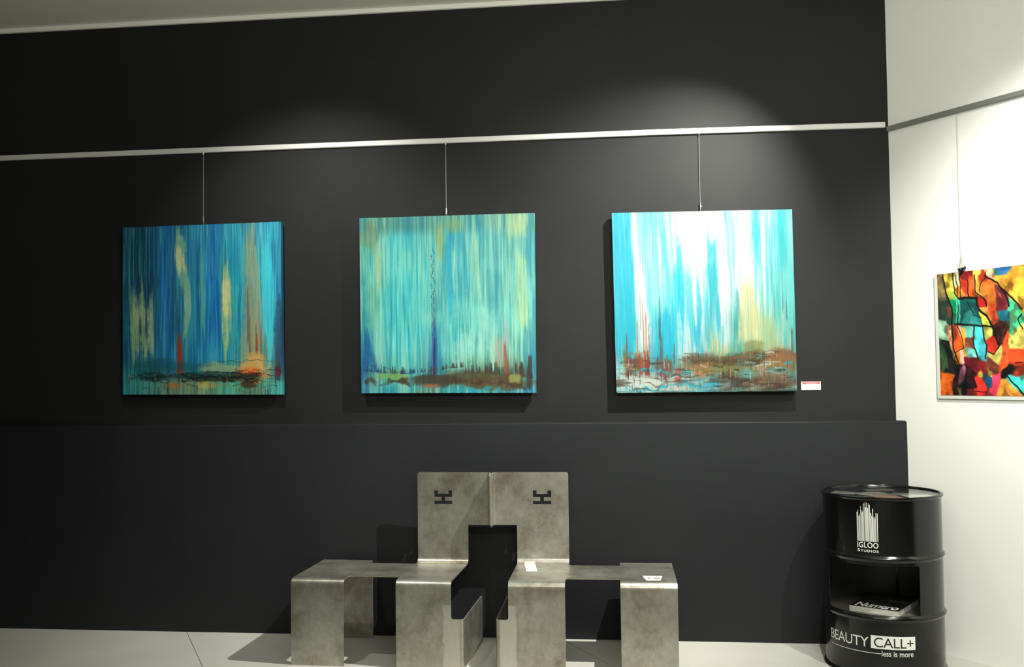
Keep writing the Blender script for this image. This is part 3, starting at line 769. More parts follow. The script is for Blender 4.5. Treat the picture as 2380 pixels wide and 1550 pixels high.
def abstract_print(ny, nx, wpx):
    """flat abstract; coordinates are hand units: x 148.. across, y 235..1375 down"""
    V, U = np.meshgrid(np.linspace(238, 1375, ny), np.linspace(148, 148 + wpx, nx), indexing='ij')
    top = 238 - .118 * (U - 148)
    Y = top + (V - 238) / (1375 - 238) * (1375 - top)
    wob = (vnoise(ny, nx, 9, 9, 3, 3) - .5) * 26
    wob2 = (vnoise(ny, nx, 9, 9, 8, 3) - .5) * 26
    X_ = U + wob; Y_ = Y + wob2
    img = np.zeros((ny, nx, 3)) + np.array([226, 130, 50.])
    # broad warm ground
    g = vnoise(ny, nx, 5, 5, 21, 2)[..., None]
    img = img * (1 - g) + np.array([240, 190, 70.]) * g
    P = [((150, 120, 70), [(148, 235), (200, 235), (240, 480), (148, 480)]), ((110, 200, 130), [(180, 240), (215, 440), (195, 440)]),
         ((228, 206, 80), [(203, 230), (318, 215), (325, 470), (250, 465)]), ((120, 190, 60), [(245, 400), (325, 400), (325, 470), (250, 465)]),
         ((40, 60, 50), [(148, 440), (245, 440), (300, 700), (270, 760), (150, 600)]), ((196, 50, 36), [(235, 520), (275, 560), (275, 660), (240, 640)]),
         ((205, 200, 150), [(325, 215), (375, 215), (380, 330), (350, 370), (325, 370)]), ((236, 130, 50), [(335, 370), (385, 350), (390, 470), (360, 450)]),
         ((20, 140, 90), [(250, 470), (330, 470), (330, 700), (300, 700)]), ((70, 200, 160), [(330, 440), (372, 470), (372, 700), (335, 690)]),
         ((214, 60, 34), [(385, 290), (450, 310), (460, 440), (400, 380)]), ((228, 160, 80), [(385, 370), (465, 420), (460, 440), (395, 450)]),
         ((120, 30, 30), [(380, 200), (520, 185), (530, 260), (470, 300), (390, 260)]), ((222, 84, 38), [(465, 240), (520, 240), (560, 440), (470, 440)]),
         ((244, 200, 80), [(525, 210), (590, 215), (560, 300), (600, 400), (580, 440), (540, 400)]), ((206, 64, 40), [(570, 250), (640, 200), (650, 290), (600, 310)]),
         ((236, 130, 50), [(590, 300), (730, 290), (730, 560), (650, 450), (600, 400)]), ((220, 170, 130), [(650, 190), (720, 180), (730, 260), (690, 250)]),
         ((26, 90, 90), [(372, 460), (550, 455), (590, 700), (372, 715)]), ((70, 190, 175), [(400, 600), (520, 520), (560, 700), (390, 712)]),
         ((90, 215, 215), [(470, 620), (540, 610), (580, 700), (470, 705)]),
         ((205, 40, 34), [(540, 420), (645, 460), (650, 535), (580, 540)]), ((244, 176, 84), [(570, 540), (665, 530), (690, 700), (640, 640)]),
         ((190, 210, 70), [(580, 590), (640, 640), (690, 710), (600, 700)]), ((224, 80, 36), [(660, 500), (740, 500), (730, 700), (690, 700)]),
         ((250, 176, 60), [(740, 250), (979, 150), (979, 560), (860, 400), (760, 310)]), ((50, 110, 170), [(760, 170), (880, 155), (860, 240), (745, 230)]),
         ((40, 130, 80), [(745, 190), (800, 180), (780, 235), (745, 230)]), ((120, 40, 50), [(730, 330), (820, 400), (850, 560), (740, 560)]),
         ((226, 120, 80), [(750, 360), (790, 400), (805, 470), (760, 420)]), ((70, 215, 150), [(855, 490), (960, 560), (900, 830), (860, 790)]),
         ((30, 120, 140), [(760, 590), (880, 590), (860, 700), (800, 690)]), ((246, 226, 110), [(880, 760), (979, 720), (979, 930), (860, 940), (840, 880)]),
         ((150, 190, 160), [(165, 700), (240, 680), (250, 870), (175, 850)]), ((214, 150, 110), [(240, 700), (290, 740), (290, 1060), (255, 900)]),
         ((30, 34, 30), [(170, 850), (255, 880), (300, 1080), (290, 1180), (190, 1160)]), ((70, 120, 70), [(175, 900), (230, 1000), (240, 1130), (185, 1130)]),
         ((226, 84, 30), [(300, 730), (350, 730), (400, 860), (395, 930), (310, 960)]), ((244, 176, 140), [(355, 740), (390, 760), (400, 860), (360, 820)]),
         ((240, 160, 50), [(390, 760), (425, 770), (420, 990), (400, 980)]), ((236, 130, 40), [(300, 980), (355, 940), (360, 1100), (320, 1100)]),
         ((248, 200, 170), [(355, 940), (405, 930), (400, 1060), (365, 1080)]), ((120, 210, 190), [(425, 740), (510, 740), (500, 840), (440, 830)]),
         ((150, 80, 60), [(430, 850), (515, 830), (520, 940), (425, 920)]), ((120, 205, 190), [(425, 930), (515, 940), (520, 1010), (470, 1000)]),
         ((80, 210, 225), [(515, 730), (590, 720), (630, 900), (610, 1030), (540, 1040), (515, 900)]), ((220, 220, 110), [(600, 700), (690, 715), (640, 850), (625, 840)]),
         ((214, 50, 34), [(650, 870), (740, 830), (755, 900), (705, 985), (640, 940)]), ((60, 30, 26), [(700, 700), (830, 650), (850, 740), (790, 880), (760, 880)]),
         ((140, 110, 70), [(780, 720), (820, 740), (800, 810), (775, 790)]), ((224, 80, 40), [(840, 740), (860, 920), (800, 1080), (740, 1150), (800, 900)]),
         ((244, 232, 120), [(765, 900), (800, 950), (750, 1070), (655, 990), (710, 985)]), ((220, 70, 34), [(850, 940), (979, 930), (979, 1050), (880, 1060)]),
         ((200, 60, 40), [(880, 1060), (979, 1060), (979, 1180), (900, 1170)]), ((120, 24, 40), [(400, 1010), (520, 1020), (620, 1150), (500, 1160), (430, 1090)]),
         ((196, 50, 40), [(480, 1040), (560, 1060), (650, 1190), (560, 1170)]), ((120, 60, 40), [(640, 1020), (750, 1080), (740, 1170), (640, 1140)]),
         ((226, 100, 30), [(185, 1170), (310, 1180), (260, 1375), (185, 1375)]), ((20, 18, 24), [(300, 1100), (360, 1080), (480, 1330), (480, 1375), (270, 1375)]),
         ((160, 90, 110), [(350, 1110), (400, 1110), (415, 1220), (350, 1290), (335, 1220)]), ((240, 180, 60), [(320, 1300), (370, 1300), (365, 1375), (335, 1375)]),
         ((200, 50, 50), [(420, 1300), (500, 1320), (520, 1375), (430, 1375)]), ((50, 20, 30), [(410, 1090), (500, 1160), (540, 1300), (480, 1320), (420, 1200)]),
         ((20, 70, 100), [(580, 1160), (680, 1200), (690, 1310), (610, 1300)]), ((220, 50, 40), [(490, 1180), (580, 1240), (630, 1290), (630, 1360), (550, 1360)]),
         ((230, 60, 90), [(690, 1160), (760, 1170), (760, 1290), (720, 1375), (655, 1375), (680, 1250)]), ((246, 160, 60), [(770, 1210), (979, 1375), (720, 1375)]),
         ((20, 20, 18), [(765, 1225), (790, 1130), (900, 1080), (979, 1085), (880, 1140), (830, 1190)]), ((70, 215, 200), [(815, 1180), (860, 1190), (925, 1260), (979, 1180), (979, 1375), (880, 1290)]),
         ((240, 226, 80), [(545, 1140), (575, 1140), (575, 1200), (550, 1205)]), ((240, 226, 80), [(640, 1140), (690, 1135), (690, 1200), (645, 1205)])]
    num = np.zeros((ny, nx, 3)); den = np.full((ny, nx), 1e-12)
    for i, (c, poly) in enumerate(P):
        d = segdist(X_, Y_, poly + [poly[0]])
        sd = np.where(inpoly(X_, Y_, poly), d + 4, -d)
        wgt = np.exp(np.clip(sd, -160, 16) / 5.0) * (1 + i * .05)
        sh = .70 + .55 * vnoise(ny, nx, 14, 14, 31 + i * 7, 3)
        num += np.clip(np.array(c, float)[None, None] * sh[..., None], 0, 255) * wgt[..., None]; den += wgt
    img = num / den[..., None]
    dk = sst(.62, .95, vnoise(ny, nx, 11, 16, 77, 3))[..., None] * .55
    img = img * (1 - dk) + np.array([60, 34, 22.]) * dk
    L = [(9, [(205, 230), (250, 470), (285, 560), (300, 700), (295, 960), (350, 1100)]), (7, [(322, 215), (325, 420), (372, 470)]), (14, [(372, 460), (430, 440), (550, 455), (580, 560), (640, 620), (690, 700), (760, 890)]),
         (11, [(330, 715), (460, 718), (680, 712)]), (6, [(382, 200), (385, 460)]), (10, [(640, 240), (760, 310), (850, 420), (979, 560)]), (7, [(540, 240), (545, 400), (640, 460), (650, 530)]),
         (8, [(465, 300), (470, 440)]), (7, [(975, 600), (940, 650), (979, 740)]), (6, [(355, 730), (400, 850), (405, 930), (310, 970), (295, 1040), (340, 1110)]), (8, [(515, 730), (515, 920), (540, 1040)]),
         (8, [(590, 700), (635, 900), (610, 1030)]), (7, [(640, 960), (705, 985), (770, 890), (800, 700)]), (9, [(175, 850), (250, 880), (250, 990), (320, 1130)]), (9, [(820, 1190), (925, 1300), (979, 1370)]),
         (9, [(415, 1110), (430, 1220), (490, 1330)]), (6, [(480, 1345), (630, 1350)]), (6, [(350, 250), (352, 720)]), (6, [(450, 480), (520, 610), (590, 640)]), (9, [(775, 330), (830, 420), (860, 540)]),
         (6, [(900, 1058), (979, 1056)]), (5, [(665, 190), (640, 260), (600, 320), (590, 400)])]
    for wd, pts in L:
        d = segdist(X_, Y_, pts)
        mk = (1 - sst(wd * .35, wd * 1.25, d))[..., None]
        img = img * (1 - mk) + np.array([22, 20, 16.]) * mk
    return img


def paint_mat(name, rough=.35, bump=.25, coat=0):
    mt = bpy.data.materials.new(name)
    mt.use_nodes = True
    nt = mt.node_tree
    b = nt.nodes['Principled BSDF']
    b.inputs['Roughness'].default_value = rough
    b.inputs['Specular IOR Level'].default_value = .35
    at = nt.nodes.new('ShaderNodeVertexColor')
    at.layer_name = 'paint'
    tc = nt.nodes.new('ShaderNodeTexCoord')
    mp = nt.nodes.new('ShaderNodeMapping')
    mp.inputs['Scale'].default_value = (150, 150, 5) if bump > .1 else (60, 60, 60)
    nz = nt.nodes.new('ShaderNodeTexNoise')
    nz.inputs['Scale'].default_value = 1
    nz.inputs['Detail'].default_value = 4
    nt.links.new(tc.outputs['Object'], mp.inputs[0])
    nt.links.new(mp.outputs[0], nz.inputs['Vector'])
    hs = nt.nodes.new('ShaderNodeHueSaturation')
    mr = nt.nodes.new('ShaderNodeMapRange')
    k = .16 if bump > .1 else .04
    mr.inputs['From Min'].default_value = .3
    mr.inputs['From Max'].default_value = .7
    mr.inputs['To Min'].default_value = 1 - k
    mr.inputs['To Max'].default_value = 1 + k
    nt.links.new(nz.outputs['Fac'], mr.inputs[0])
    nt.links.new(mr.outputs[0], hs.inputs['Value'])
    nt.links.new(at.outputs['Color'], hs.inputs['Color'])
    nt.links.new(hs.outputs[0], b.inputs['Base Color'])
    bp = nt.nodes.new('ShaderNodeBump')
    bp.inputs['Strength'].default_value = bump
    bp.inputs['Distance'].default_value = .001
    nt.links.new(nz.outputs['Fac'], bp.inputs['Height'])
    nt.links.new(bp.outputs[0], b.inputs['Normal'])
    return mt


M_OIL = paint_mat('oil_brushwork', .42, .3)
M_PRINT = paint_mat('glossy_colour_print', .4, .02)


def canvas_mesh(name, img, corners, thick, mt, parent, gain):
    """img rows top->bottom; corners: TL, TR, BR, BL (x, z) in the local plane y=0 (front); body goes to +y by thick"""
    ny, nx = img.shape[:2]
    TL, TR, BR, BL = [np.array(c, float) for c in corners]
    v = np.linspace(0, 1, ny)[:, None, None]; u = np.linspace(0, 1, nx)[None, :, None]
    P = (TL * (1 - u) + TR * u) * (1 - v) + (BL * (1 - u) + BR * u) * v
    r = .003
    du = np.minimum(u, 1 - u)[..., 0] * np.ones((ny, nx)) * abs(TR[0] - TL[0])
    dv_ = np.minimum(v, 1 - v)[..., 0] * np.ones((ny, nx)) * abs(TL[1] - BL[1])
    co = np.zeros((ny, nx, 3))
    co[..., 0] = P[..., 0]; co[..., 2] = P[..., 1]
    co[..., 1] = 0
    co = co.reshape(-1, 3)
    colr = lin(np.clip(img, 0, 255)).reshape(-1, 3) * gain
    idx = np.arange(ny * nx).reshape(ny, nx)
    faces = np.stack([idx[:-1, :-1], idx[1:, :-1], idx[1:, 1:], idx[:-1, 1:]], -1).reshape(-1, 4).tolist()
    # the wrapped sides: border ring pushed back
    ring = list(idx[0, :-1]) + list(idx[:-1, -1]) + list(idx[-1, :0:-1]) + list(idx[:0:-1, 0])
    base = len(co)
    side = co[ring].copy(); side[:, 1] += thick
    co = np.concatenate([co, side]); colr = np.concatenate([colr, colr[ring]])
    R = len(ring)
    for k in range(R):
        faces.append([int(ring[k]), int(ring[(k + 1) % R]), base + (k + 1) % R, base + k])
    faces.append([base + k for k in range(R)][::-1])
    me = bpy.data.meshes.new(name)
    me.from_pydata(co.tolist(), [], faces)
    ca = me.color_attributes.new('paint', 'FLOAT_COLOR', 'POINT')
    buf = np.ones((len(co), 4)); buf[:, :3] = colr
    ca.data.foreach_set('color', buf.ravel())
    me.materials.append(mt)
    me.update()
    o = bpy.data.objects.new(name, me)
    link(o)
    o.parent = parent
    return o


NP = 400
YF = -.055
specs = [
    ('dark blue abstract painting with cream patches and red-brown stem, leftmost on the black wall',
     paint1, [(-2.966, 2.378), (-1.989, 2.385), (-1.982, 1.375), (-2.963, 1.384)], 1.0),
    ('turquoise abstract painting with thin dark violet stem, between the two others on the black wall',
     paint2, [(-1.519, 2.391), (-.500, 2.391), (-.504, 1.371), (-1.513, 1.378)], .66),
    ('brightly lit cyan and white abstract painting above the small label on the black wall',
     paint3, [(-.063, 2.377), (.926, 2.367), (.931, 1.367), (-.052, 1.366)], .37)]
wires = [(-2.483, 2.398), (-1.0155, 2.402), (.4315, 2.386)]
M_STRETCH = mat('pine_stretcher_bars', (.35, .25, .14), .7, var=.1)
for (lab, fn, cs, gain) in specs:
    cx_ = sum(c[0] for c in cs) / 4
    z0 = (cs[2][1] + cs[3][1]) / 2
    t = empty('painting', (cx_, YF, z0), lab, 'painting', None)
    loc = [(c[0] - cx_, c[1] - z0) for c in cs]
    canvas_mesh('canvas', fn(NP), loc, .032, M_OIL, t, gain)
    bm = bmesh.new()
    xl, xr = max(loc[0][0], loc[3][0]) + .012, min(loc[1][0], loc[2][0]) - .012
    zb, zt = max(loc[2][1], loc[3][1]) + .012, min(loc[0][1], loc[1][1]) - .012
    for lo, hi in [((xl, .033, zb), (xr, .053, zb + .04)), ((xl, .033, zt - .04), (xr, .053, zt)), ((xl, .033, zb), (xl + .04, .053, zt)), ((xr - .04, .033, zb), (xr, .053, zt))]:
        add_box(bm, lo, hi)
    bm_obj('stretcher_bars', bm, M_STRETCH, t)

# ------------------------------------------------------------------ hanging rails and wires
t = empty('hanging_rail', (-6, 0, 2.80), 'white aluminium picture rail running along the black wall above the paintings', 'picture rail')
RZ = 2.8345
bm = bmesh.new()
prof = [(0, -.0155), (-.013, -.0155), (-.016, -.012), (-.016, .013), (-.013, .0155), (0, .0155)]
# gentle real-world sag correction is not modelled: the rail is straight and follows the measured line
x0, x1 = -6.0, 1.443
z_at = lambda x: 2.836 - .0045 * max(0, x - .2) * 1.6
vs = [[bm.verts.new((x + 6, y, z_at(x) - 2.80 + z)) for y, z in prof] for x in (x0, -1.0, .2, x1)]
for A, B in zip(vs[:-1], vs[1:]):
    for k in range(6):
        bm.faces.new([A[k], A[(k + 1) % 6], B[(k + 1) % 6], B[k]])
bm.faces.new(vs[0][::-1]); bm.faces.new(vs[-1])
bm_obj('rail_profile', bm, M_ALU, t)
box('end_cap', (x1 + 6.0001, -.017, .009), (x1 + 6.004, 0, .043), mat('dark_end_cap', (.03, .02, .02), .5), t)

t = empty('hanging_rail', w2(0, 0, 2.79), 'grey aluminium picture rail on the white wall above the colourful print', 'picture rail', rz=math.atan2(D2.y, D2.x))
bm = bmesh.new()
segs = [(.004, 2.805), (.35, 2.796), (1.0, 2.836), (3.2, 2.85)]
segs = [(.004, 2.803), (3.2, 2.853)]
vs = [[bm.verts.new((tt, -(-y), zc - 2.79 + z)) for y, z in [(0, -.0135), (-.018, -.0135), (-.022, -.010), (-.022, .010), (-.018, .0135), (0, .0135)]] for tt, zc in segs]
for k in range(6):
    A, B = vs
    bm.faces.new([A[k], A[(k + 1) % 6], B[(k + 1) % 6], B[k]])
bm.faces.new(vs[0][::-1]); bm.faces.new(vs[1])
bm_obj('rail_profile', bm, M_RAILGREY, t)

names = ['thin steel wire holding the leftmost, dark blue painting', 'thin steel wire holding the middle, turquoise painting', 'thin steel wire holding the brightly lit cyan painting beside the label']
for (x, zt), lab in zip(wires, names):
    t = empty('hanging_wire', (x, 0, zt - .03), lab, 'wire', 'steel wires hanging from the rail on the black wall')
    z0 = zt - .03
    zr = z_at(x) - .0155
    bm = bmesh.new()
    tube(bm, [(0, -.011, zr - z0), (0, -.011, .06)], .0014, 6)
    tube(bm, [(0, -.011, .06), (.0005, -.012, 0)], .0016, 6)
    bm_obj('cable', bm, M_STEELWIRE, t, True)
    bm = bmesh.new()
    tube(bm, [(0, -.011, zr - z0 + .002), (0, -.011, zr - z0 - .012)], .0035, 8)
    bm_obj('rail_slider', bm, M_CHROME, t, True)
    bm = bmesh.new()
    tube(bm, [(.0005, -.013, .068), (.0005, -.013, .064), (.0005, -.013, .034)], .0042, 10)
    tube(bm, [(.0055, -.013, .05), (.0085, -.013, .05)], .003, 8)
    bm_obj('hook', bm, M_CHROME, t, True)

# ------------------------------------------------------------------ wall label
t = empty('wall_label', (.962, 0, 1.371), 'small white label with a red header, right of the brightly lit painting', 'label')
box('label_card', (0, -.004, 0), (.1045, -.0003, .0465), M_WHITEPAPER, t)
box('header_band', (.007, -.0046, .0325), (.098, -.0041, .0462), M_REDINK, t)
bm = bmesh.new()
rr = random.Random(3)
x = .012
while x < .092:
    wd_ = rr.uniform(.002, .006)
    add_box(bm, (x, -.0051, .041), (min(x + wd_, .092), -.0047, .0442))
    x += wd_ + rr.uniform(.0008, .0018)
x = .026
while x < .078:
    wd_ = rr.uniform(.002, .006)
    add_box(bm, (x, -.0051, .0350), (min(x + wd_, .08), -.0047, .0378))
    x += wd_ + rr.uniform(.0008, .0018)
bm_obj('header_print', bm, M_PINKINK, t)
bm = bmesh.new()
add_box(bm, (.043, -.0045, .0275), (.049, -.0041, .0283))
add_box(bm, (.051, -.0045, .0275), (.058, -.0041, .0283))
bm_obj('small_print', bm, mat('faint_grey_print', (.6, .6, .57), .6), t)


# ------------------------------------------------------------------ colourful print on the white wall
t = empty('art_print', w2(.262, 0.010, 1.32), 'colourful abstract print with white border hanging by a clip on the white wall', 'print', rz=math.atan2(D2.y, D2.x))
WPR = .72
top = lambda u: .655 + .012 * (u - .02) / .45


def rrect(x0, z0, x1, z1, r, n=6):
    pts = []
    for cx_, cz, a0 in [(x1 - r, z1 - r, 0), (x0 + r, z1 - r, 90), (x0 + r, z0 + r, 180), (x1 - r, z0 + r, 270)]:
        for k in range(n + 1):
            a = math.radians(a0 + 90 * k / n)
            pts.append((cx_ + r * math.cos(a), cz + r * math.sin(a)))
    return pts


bm = bmesh.new()
pts = rrect(0, .004, WPR + .02, .654, .012)
fr = [bm.verts.new((x, -.0, z)) for x, z in pts]
bk = [bm.verts.new((x, .005, z)) for x, z in pts]
bm.faces.new(fr); bm.faces.new(bk[::-1])
for i in range(len(pts)):
    bm.faces.new([fr[i], fr[(i + 1) % len(pts)], bk[(i + 1) % len(pts)], bk[i]])
bm_obj('backing_sheet', bm, mat('white_border_sheet', (.60, .61, .56), .5, spec=.3), t)
npx = 260
img = abstract_print(300, npx * 831 // 831, 831 * WPR / .46)
canvas_mesh('printed_sheet', img, [(.019, .6535), (WPR, .662), (WPR, .023), (.021, .022)], .0012, M_PRINT, t, .9).location = (0, -.0014, 0)
# binder clip
u = .160
bm = bmesh.new()
tri = [(u - .019, .672), (u + .019, .676), (u + .009, .652), (u - .004, .640), (u - .008, .650)]
f_ = [bm.verts.new((x, -.0095, z)) for x, z in tri]
b_ = [bm.verts.new((x, .009, z)) for x, z in tri]
bm.faces.new(f_); bm.faces.new(b_[::-1])
for i in range(5): bm.faces.new([f_[i], f_[(i + 1) % 5], b_[(i + 1) % 5], b_[i]])
tube(bm, [(u + .017, -.004, .676), (u + .022, -.004, .680)], .0035, 8)
clip = empty('binder_clip', (0, 0, 0), 'black binder clip gripping the top edge of the colourful print', 'clip')
clip.location = w2(.262, .010, 1.32)
clip.rotation_euler = (0, 0, math.atan2(D2.y, D2.x))
bm_obj('clip_body', bm, M_CLIP, clip)
bm = bmesh.new()
tube(bm, [(u - .016, -.011, .672), (u - .026, -.011, .684), (u - .02, -.011, .688), (u - .006, -.011, .674), (u + .002, -.011, .664)], .0011, 6)
bm_obj('wire_handle', bm, M_CHROME, clip, True)
wr = empty('hanging_wire', w2(.421, .012, 2.03), 'thin wire hanging on the white wall down to the black clip', 'wire')
bm = bmesh.new()
tube(bm, [(0, 0, .762), (0, 0, .02)], .0012, 6)
bm_obj('cable', bm, mat('pale_nylon_wire', (.50, .51, .44), .5), wr, True)
bm = bmesh.new()
for s in (-1, 1):
    tube(bm, [(0, -.004, .026), (s * .0045 * .6, -.004, .005), (s * .0045, -.004, -.018), (s * .004, -.004, -.028)], .0018, 8)
tube(bm, [(-.005, -.004, -.018), (.005, -.004, -.018)], .002, 8)
tube(bm, [(0, -.004, -.018), (0, -.004, -.034)], .0028, 8)
bm_obj('hook', bm, mat('worn_nickel', (.42, .41, .33), .35, metal=.8), wr, True)


# ------------------------------------------------------------------ folded steel chairs
def flat_poly(loops):
    """triangulated 2-D polygon with holes -> (verts2d, faces)"""
    cu = bpy.data.curves.new('tmp', 'CURVE')
    cu.dimensions = '2D'
    cu.fill_mode = 'BOTH'
    for lp in loops:
        sp = cu.splines.new('POLY')
        sp.points.add(len(lp) - 1)
        for i, (a, b) in enumerate(lp): sp.points[i].co = (a, b, 0, 1)
        sp.use_cyclic_u = True
    o = bpy.data.objects.new('tmp', cu)
    me = o.to_mesh()
    vs = [(v.co.x, v.co.y) for v in me.vertices]
    fs = [tuple(p.vertices) for p in me.polygons]
    o.to_mesh_clear()
    bpy.data.objects.remove(o)
    bpy.data.curves.remove(cu)
    return vs, fs


def fillet(poly, n=5):
    """poly: (x,y,r) -> rounded loop"""
    out = []
    N = len(poly)
    for i in range(N):
        p = Vector(poly[i][:2]); r = poly[i][2] if len(poly[i]) > 2 else 0
        if r <= 0:
            out.append((p.x, p.y)); continue
        a = (Vector(poly[i - 1][:2]) - p).normalized(); b = (Vector(poly[(i + 1) % N][:2]) - p).normalized()
        p0, p1 = p + a * r, p + b * r
        for k in range(n + 1):
            t_ = k / n
            q = p0 * (1 - t_) ** 2 + p * 2 * t_ * (1 - t_) + p1 * t_ ** 2
            out.append((q.x, q.y))
    return out


TK = .006


def sheet(name, loops, fn, ucuts, vcuts, parent, thick=TK, mirror=False):
    """cut a flat outline, bend it with fn(u,v)->xyz, give it thickness on the back side"""
    vs, fs = flat_poly(loops)
    bm = bmesh.new()
    vv = [bm.verts.new((a, b, 0)) for a, b in vs]
    for f in fs:
        try: bm.faces.new([vv[i] for i in f])
        except ValueError: pass
    bmesh.ops.remove_doubles(bm, verts=bm.verts, dist=1e-6)
    for c in ucuts:
        bmesh.ops.bisect_plane(bm, geom=bm.verts[:] + bm.edges[:] + bm.faces[:], plane_co=(c, 0, 0), plane_no=(1, 0, 0))
    for c in vcuts:
        bmesh.ops.bisect_plane(bm, geom=bm.verts[:] + bm.edges[:] + bm.faces[:], plane_co=(0, c, 0), plane_no=(0, 1, 0))
    e = 1e-4
    top_, bot = [], []
    uvs = [(v.co.x, v.co.y) for v in bm.verts]
    bm.verts.index_update()
    faces = [[v.index for v in f.verts] for f in bm.faces]
    edges = [[v.index for v in ed.verts] for ed in bm.edges if ed.is_boundary]
    bm.free()
    for (a, b) in uvs:
        p = Vector(fn(a, b))
        nrm = (Vector(fn(a + e, b)) - Vector(fn(a - e, b))).cross(Vector(fn(a, b + e)) - Vector(fn(a, b - e))).normalized()
        top_.append(p); bot.append(p - nrm * thick)
    sx_ = -1 if mirror else 1
    out = bmesh.new()
    T = [out.verts.new((p.x * sx_, p.y, p.z)) for p in top_]
    B = [out.verts.new((p.x * sx_, p.y, p.z)) for p in bot]
    for f in faces:
        out.faces.new([T[i] for i in f]); out.faces.new([B[i] for i in f][::-1])
    rim = []
    for a, b in edges:
        try: rim.append(out.faces.new([T[a], T[b], B[b], B[a]]))
        except ValueError: pass
    for f in rim: f.material_index = 1
    o = bm_obj(name, out, M_STEEL, parent, True)
    o.data.materials.append(M_STEELEDGE)
    return o


ZS = .44
RB = .034


def steel_chair(label, loc, rz, mirror):
    """local x grows from the inner side (seat) to the outer side (block); y=0 is the front face of the legs, +y to the back"""
    t = empty('steel_chair', loc, label, 'chair', 'pair of folded steel chairs', rz)
    SW, BR, BL = .285, .56, .84            # seat right, bridge right, block right
    back_y, fr_y = .485, 0.0               # plane of the backrest, plane of the front legs
    r = RB
    arc = r * math.pi / 2
    cuts = [arc * k / 8 for k in range(9)]
    # --- horizontal sheet: seat + bridge + block
    lp = fillet([(0, r), (SW, r), (SW, .10, .012), (BR, .10, .012), (BR, r), (BL, r), (BL, .535 - .02), (BR, .535 - .02), (BR, .435, .004), (SW + .004, .435, .014), (SW, back_y - r), (0, back_y - r)])
    sheet('seat', [lp], lambda a, b: (a, b, ZS), [], [], t, mirror=mirror)

    # --- front legs: v measured down the path from the end of the flat seat
    def front(a, v):
        if v <= arc:
            th = v / r
            return (a, r - r * math.sin(th), ZS - r + r * math.cos(th))
        return (a, 0, ZS - r - (v - arc))
    Ld = ZS - r + arc
    ztop = .25
    vt = ZS - r - ztop + arc
    rf = .022
    arcf = rf * math.pi / 2
    xf = -.065 + rf                        # where the side fold begins
    # seat leg with the lower part running out to the side fold and then back as the side panel
    lp = fillet([(0, 0), (SW, 0), (SW, Ld), (xf, Ld), (xf, vt), (0, vt, .014)])

    def front_up(a, w_):                   # w_ is minus v so the outward normal faces the room
        return front(a, -w_)
    neg = lambda L: [(a, -b) for a, b in L]
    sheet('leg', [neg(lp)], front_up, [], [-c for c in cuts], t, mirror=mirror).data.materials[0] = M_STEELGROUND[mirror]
    lp = [(BR, 0), (BL, 0), (BL, Ld), (BR, Ld)]
    sheet('leg', [neg(lp)], front_up, [], [-c for c in cuts], t, mirror=mirror)

    # --- side panel: a measured from the fold line backwards (negative direction of x first)
    def side(a, z):
        # a: 0 at the fold start, increasing along the sheet
        if a <= arcf:
            th = a / rf
            return (xf - rf * math.sin(th), rf - rf * math.cos(th), z)
        return (-.065, rf + (a - arcf), z)
    dp = .555
    lp = fillet([(0, 0), (0, ztop, .0), (dp, ztop, .014), (dp, 0)])
    sheet('side_panel', [[(-a, b) for a, b in lp]], lambda a, z: side(-a, z), [-arcf * k / 6 for k in range(7)], [], t, mirror=mirror)

    # --- rear leg under the block
    r2 = .02
    arc2 = r2 * math.pi / 2

    def rear(a, v):
        if v <= arc2:
            th = v / r2
            return (a, .515 + r2 * math.sin(th), ZS - r2 + r2 * math.cos(th))
        return (a, .535, ZS - r2 - (v - arc2))
    Lr = ZS - r2 + arc2
    sheet('rear_leg', [[(BR, 0), (BL, 0), (BL, Lr), (BR, Lr)]], rear, [], [arc2 * k / 5 for k in range(6)], t, mirror=mirror)

    # --- backrest: v up the path from the end of the seat; flange folded forward at the inner edge
    rf2 = .016
    arcg = rf2 * math.pi / 2
    xg = -.128 + rf2

    def back_(a, v):
        if v <= arc:
            th = v / r
            y = back_y - r + r * math.sin(th)
            z = ZS + r - r * math.cos(th)
        else:
            y, z = back_y, ZS + r + (v - arc)
        return (a, y, z)

    def back2(a, v):
        if a < xg:
            q = xg - a
            z = ZS + r + (v - arc)
            if q <= arcg:
                th = q / rf2
                return (xg - rf2 * math.sin(th), back_y - rf2 + rf2 * math.cos(th), z)
            return (-.128, back_y - rf2 - (q - arcg), z)
        return back_(a, v)
    top_v = .937 - ZS - r + arc
    notch = .648 - ZS - r + arc
    g = xg - arcg - (.045 if mirror else .10)
    outer = fillet([(0, 0), (SW, 0), (SW, top_v, .014), (xg, top_v), (xg, notch), (0, notch, .008)])
    flange_l = fillet([(g, notch + .012), (g, top_v - .014), (g + .02, top_v), (xg, top_v), (xg, notch), (g + .02, notch)])
    # laser-cut emblem, a hole in the plate: 4 mm strokes of an H lying on its side under an open bracket
    ex = .140 if not mirror else (1 - 1) + .140
    ez = .8 - ZS - r + arc
    W_ = .0505

    def em(pts):
        s_ = -1 if mirror else 1
        return [(ex + s_ * a, ez + b) for a, b in pts]
    st_ = .0108
    hole = em([(-W_, -.0390), (W_, -.0390), (W_, -.0205), (st_, -.0205), (st_, -.0006), (W_, -.0006), (W_, .0372), (W_ - .0205, .0372), (W_ - .0205, .0180),
               (-W_ + .0205, .0180), (-W_ + .0205, .0372), (-W_, .0372), (-W_, -.0006), (-st_, -.0006), (-st_, -.0205), (-W_, -.0205)])
    sheet('backrest', [outer, hole], back_, [], cuts, t, mirror=mirror)
    o = sheet('backrest_flange', [flange_l], back2, [xg - arcg * k / 6 for k in range(7)], [], t, mirror=mirror)
    return t


